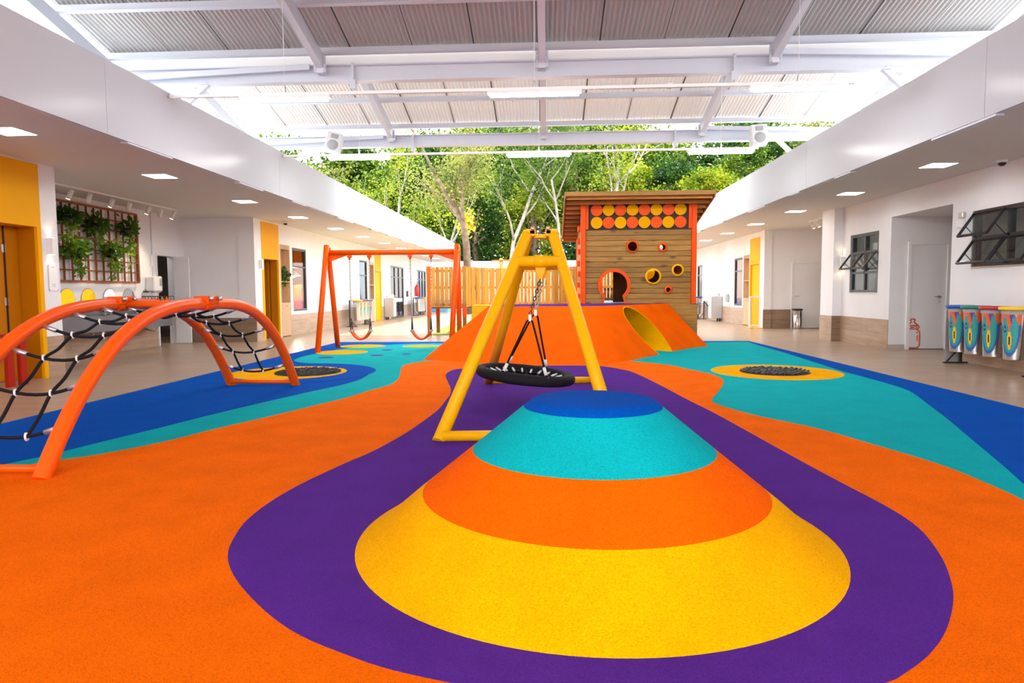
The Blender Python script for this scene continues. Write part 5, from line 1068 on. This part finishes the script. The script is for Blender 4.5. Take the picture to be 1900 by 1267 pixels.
# person: one skinned figure seen small behind glass
def skin_figure(root, x, y):
    J = {'pel': (0, 0, .92, .13), 'chest': (0, 0, 1.22, .15), 'neck': (0, 0, 1.44, .055), 'head': (0, -.01, 1.54, .085), 'top': (0, 0, 1.66, .08),
         'sl': (-.17, 0, 1.38, .06), 'el': (-.22, .02, 1.10, .045), 'hl': (-.20, -.08, .88, .035), 'sr': (.17, 0, 1.38, .06), 'er': (.22, .02, 1.10, .045), 'hr': (.20, -.08, .88, .035),
         'hipl': (-.09, 0, .86, .09), 'kl': (-.10, -.02, .48, .06), 'al': (-.10, .02, .08, .045), 'fl': (-.10, -.12, .04, .04), 'hipr': (.09, 0, .86, .09), 'kr': (.10, -.02, .48, .06), 'ar': (.10, .02, .08, .045), 'fr': (.10, -.12, .04, .04)}
    E_ = [('pel', 'chest'), ('chest', 'neck'), ('neck', 'head'), ('head', 'top'), ('chest', 'sl'), ('sl', 'el'), ('el', 'hl'), ('chest', 'sr'), ('sr', 'er'), ('er', 'hr'), ('pel', 'hipl'), ('hipl', 'kl'), ('kl', 'al'), ('al', 'fl'), ('pel', 'hipr'), ('hipr', 'kr'), ('kr', 'ar'), ('ar', 'fr')]
    ks = list(J); me = bpy.data.meshes.new('figure'); me.from_pydata([(x + J[k][0]*.5, y + J[k][0]*.87 + J[k][1], J[k][2]) for k in ks], [(ks.index(a), ks.index(b)) for a, b in E_], [])
    o = bpy.data.objects.new('figure', me); COL.objects.link(o); o.modifiers.new('s', 'SKIN'); o.modifiers.new('u', 'SUBSURF').levels = 2
    for k, v in zip(ks, me.skin_vertices[0].data): v.radius = (J[k][3], J[k][3]); v.use_root = (k == 'pel')
    bpy.context.view_layer.update(); m2 = bpy.data.meshes.new_from_object(o.evaluated_get(bpy.context.evaluated_depsgraph_get())); bpy.data.objects.remove(o)
    sk = mat('skin', (.38, .20, .13), .6); nv_ = mat('navy_cloth', (.03, .04, .10), .8); tr_ = mat('grey_trousers', (.08, .09, .11), .8)
    for m in (sk, nv_, tr_): m2.materials.append(m)
    for p in m2.polygons: z = p.center.z; p.material_index = 0 if z > 1.42 or (z < 1.0 and abs((p.center.y-y)) > .15 and z > .78) else (1 if z > .88 else 2)
    for p in m2.polygons: p.use_smooth = True
    b = link('body', m2, root)
    MB().lathe([(.0, 1.735), (.05, 1.73), (.088, 1.69), (.094, 1.62), (.086, 1.58)], 18, (x, y+.015, 0)).build('hair', mat('dark_hair', (.02, .014, .01), .6), root)
    return b
skin_figure(pers, -7.78, 27.0)

# ------------------------------------------------------------------ trees beyond the boundary wall
def tree(lab, x, y, h, r, bark, lm, seed, lean=(0, 0), fork=.45, crown=(3.2, 2.8), cz=.72, leaves=9000, ls=.17, nbr=7, name='tree', spread=1.0, low=None):
    g = np.random.default_rng(seed); t = thing(name, lab, 'tree', (x, y, -.2)); mb = MB(); tips = []
    def limb(p, d, L_, r0, depth):
        pts = [Vector(p)]; rs = [r0]; n = 6
        for i in range(n):
            d = (d + Vector(g.normal(size=3))*.13 + Vector((0, 0, .05))).normalized(); pts.append(pts[-1] + d*L_/n); rs.append(r0*(1-.55*(i+1)/n))
        mb.tube(pts, rs, 8 if depth < 2 else 5, caps=True)
        if depth >= 2: tips.extend(pts[2:]); return
        k = (nbr if depth == 0 else 4)
        for q in range(k):
            i = int(g.integers(max(1, int(fork*n)) if depth == 0 else 2, n+1)); a = 2*PI*(q + g.random()*.7)/k; sp_ = g.uniform(.5, 1.0)*spread
            nd = (d*.8 + Vector((math.cos(a)*sp_, math.sin(a)*sp_, g.uniform(-.05, .5)))).normalized(); limb(pts[i], nd, L_*g.uniform(.35, .55), rs[i]*.6, depth+1)
    limb((x, y, -.2), Vector((lean[0], lean[1], 1)).normalized(), h*.72, r, 0)
    mb.build('trunk', bark, t)
    T = np.array([p[:] for p in tips]); 
    if low is not None: T[:, 2] = np.maximum(T[:, 2], low)
    idx = g.integers(0, len(T), leaves); P = T[idx] + g.normal(size=(leaves, 3))*[crown[0]*.22, crown[0]*.22, crown[1]*.17]
    leaf_cloud(P, ls, lm, 'foliage', t, seed+1)
    return t
def bush(lab, x, y, z0, rx, rz, lm, seed, n=7000, ls=.2, name='dense_tree'):
    """tall leafy crown masses: clusters on a lumpy shell"""
    g = np.random.default_rng(seed); t = thing(name, lab, 'tree', (x, y, -.2)); mb = MB()
    mb.tube([(x, y, -.2), (x + .2, y, z0*.6), (x - .1, y, z0 + rz*.6)], [.3, .24, .08], 8)
    C_ = []
    for k in range(46):
        d_ = g.normal(size=3); d_ /= np.linalg.norm(d_); q = g.uniform(.55, 1.0); c = np.array([x + d_[0]*rx*q, y + d_[1]*rx*.6*q, z0 + d_[2]*rz*q]); C_.append(c)
        if k % 4 == 0: mb.tube([(x, y, z0*.7), ((x+c[0])/2, (y+c[1])/2, (z0+c[2])/2 - .2), tuple(c)], [.12, .08, .03], 6)
    mb.build('trunk', BARK_B, t); C_ = np.array(C_)
    P = C_[g.integers(0, len(C_), n)] + g.normal(size=(n, 3))*[rx*.16, rx*.14, rz*.11]; leaf_cloud(P, ls, lm, 'foliage', t, seed+1); return t
# back rows: tall crowns closing the view
bk = [(-24, 58, 8.5, 5, 5.5, LF_M), (-16.5, 60, 6.0, 3.6, 4.5, LF_O), (-9.5, 58, 8.2, 4.2, 6.5, LF_D), (-3.2, 60, 9.0, 4.6, 7.0, LF_D), (3.5, 59, 9.2, 4.6, 7.2, LF_D), (10.0, 60, 8.6, 4.6, 6.6, LF_M), (16.5, 58, 9.0, 4.8, 6.8, LF_D), (24, 60, 8.5, 5, 6.5, LF_O), (-6.5, 66, 13.0, 4.8, 5.5, LF_M), (7, 67, 13.5, 5.0, 5.5, LF_M), (0, 68, 14, 5, 5, LF_O), (19, 66, 13, 5, 5, LF_M)]
nmb = ['leftmost', 'second from the left', 'third from the left', 'fourth from the left', 'fifth from the left', 'sixth from the left', 'seventh from the left', 'rightmost', 'upper left', 'upper right', 'upper middle', 'far upper right']
bk += [(-13.5, 56, 7.0, 3.0, 4.2, LF_M), (-19.5, 55, 7.5, 3.0, 4.0, LF_M), (-11.2, 62, 11.5, 3.0, 3.2, LF_D), (-17.5, 64, 12, 3.2, 3.4, LF_M)]
nmb += ['low crown filling the gap over the hand wash fascia', 'crown at the hand wash corner under the roof edge', 'high crown over the gap by the hand wash fascia', 'high crown at the hand wash corner']
for k, (x, y, z0, rx, rz, lm) in enumerate(bk): bush('dense background crown, %s of the back row of the wood' % nmb[k] if k < 12 else 'dense tree, ' + nmb[k], x, y, z0, rx, rz, lm, 100+k, 11000, .33)
md = [(-12.5, 50, 5.0, 2.6, 3.0, LF_M, 'mid green crown beside the sunlit opening on the hand wash side'), (-7.8, 48, 4.6, 2.2, 3.2, LF_M, 'mid green crown above the swing frame'), (-5.4, 50, 6.3, 2.4, 4.4, LF_D, 'deep green crown behind the forked brown trunk'), (-1.0, 49, 5.6, 2.2, 3.4, LF_L, 'lime green crown behind the yellow swing frame'), (2.2, 51, 8.4, 2.6, 3.4, LF_M, 'mid green crown between the pale trunks'), (6.2, 50, 8.2, 2.2, 2.4, LF_L, 'bright lime crown above the playhouse roof'), (9.2, 51, 8.4, 2.3, 2.6, LF_D, 'deep green crown above the playhouse roof corner'), (11.6, 49, 7.9, 2.2, 2.0, LF_L, 'lime crown nearest the recycling side fascia'), (14.6, 51, 8.6, 2.6, 3.0, LF_M, 'mid green crown over the recycling side fascia'), (3.6, 47, 4.4, 2.2, 2.6, LF_D, 'dark crown low behind the playhouse'), (-9.8, 45.5, 3.2, 1.7, 1.8, LF_D, 'dark low crown just above the end of the hand wash fascia')]
for k, (x, y, z0, rx, rz, lm, lab) in enumerate(md): bush(lab, x, y, z0, rx, rz, lm, 200+k, 8000, .19)
tree('tall brown trunked tree with a fork and hanging yellow tufts near the swing frame', -4.35, 37.5, 11, .26, BARK_B, LF_O, 301, (.03, 0), .55, (2.6, 2.4), leaves=6500, ls=.13, nbr=5, name='forked_tree')
tree('slim pale trunked tree curving up between the swing frame and playhouse', -2.35, 44.2, 13, .17, BARK_W, LF_M, 302, (.02, 0), .6, (2.6, 2.4), leaves=4500, ls=.16, nbr=5, name='pale_tree')
tree('slim pale leaning trunk close to the playhouse roof', .95, 44.6, 12, .14, BARK_W, LF_M, 303, (.10, 0), .7, (2.4, 2.0), leaves=3500, ls=.16, nbr=4, name='pale_tree')
tree('pale many-branched tree rising behind the playhouse roof', 5.0, 46, 14, .20, BARK_W, LF_L, 304, (0, 0), .45, (3.0, 2.2), leaves=4200, ls=.16, nbr=7, name='pale_tree')
tree('pale branching tree on the hand wash side with sky behind it', -11.2, 47, 11, .17, BARK_W, LF_L, 305, (.05, 0), .4, (2.6, 2.0), leaves=4200, ls=.16, nbr=7, name='pale_tree', spread=.8)
tree('thin grey trunked tree with olive leaves at the upper edge of the hand wash fascia', -15.8, 48, 12, .18, BARK_W, LF_O, 306, (.0, 0), .45, (3.2, 2.4), leaves=5000, ls=.18, nbr=6, name='pale_tree')
tree('brown trunked tree with feathery olive leaves on the recycling bin side', 15.5, 46, 12, .2, BARK_B, LF_O, 307, (-.04, 0), .4, (3.4, 2.6), leaves=7500, ls=.15, nbr=7, name='forked_tree')
tree('thin tree with yellowish leaves behind the far row of tube lamps', -7.2, 44.5, 12, .12, BARK_W, LF_L, 308, (.03, 0), .55, (2.6, 2.0), leaves=3200, ls=.15, nbr=5, name='pale_tree')
# hanging yellow tufts on the forked tree
g = np.random.default_rng(77); ft = bpy.data.objects['forked_tree']
leaf_cloud(np.array([-4.35, 37.4, 5.0]) + g.normal(size=(240, 3))*[.22, .18, .3], .2, mat('yellow_bromeliad', (.62, .55, .03), .6), 'yellow_tuft', ft, 78)
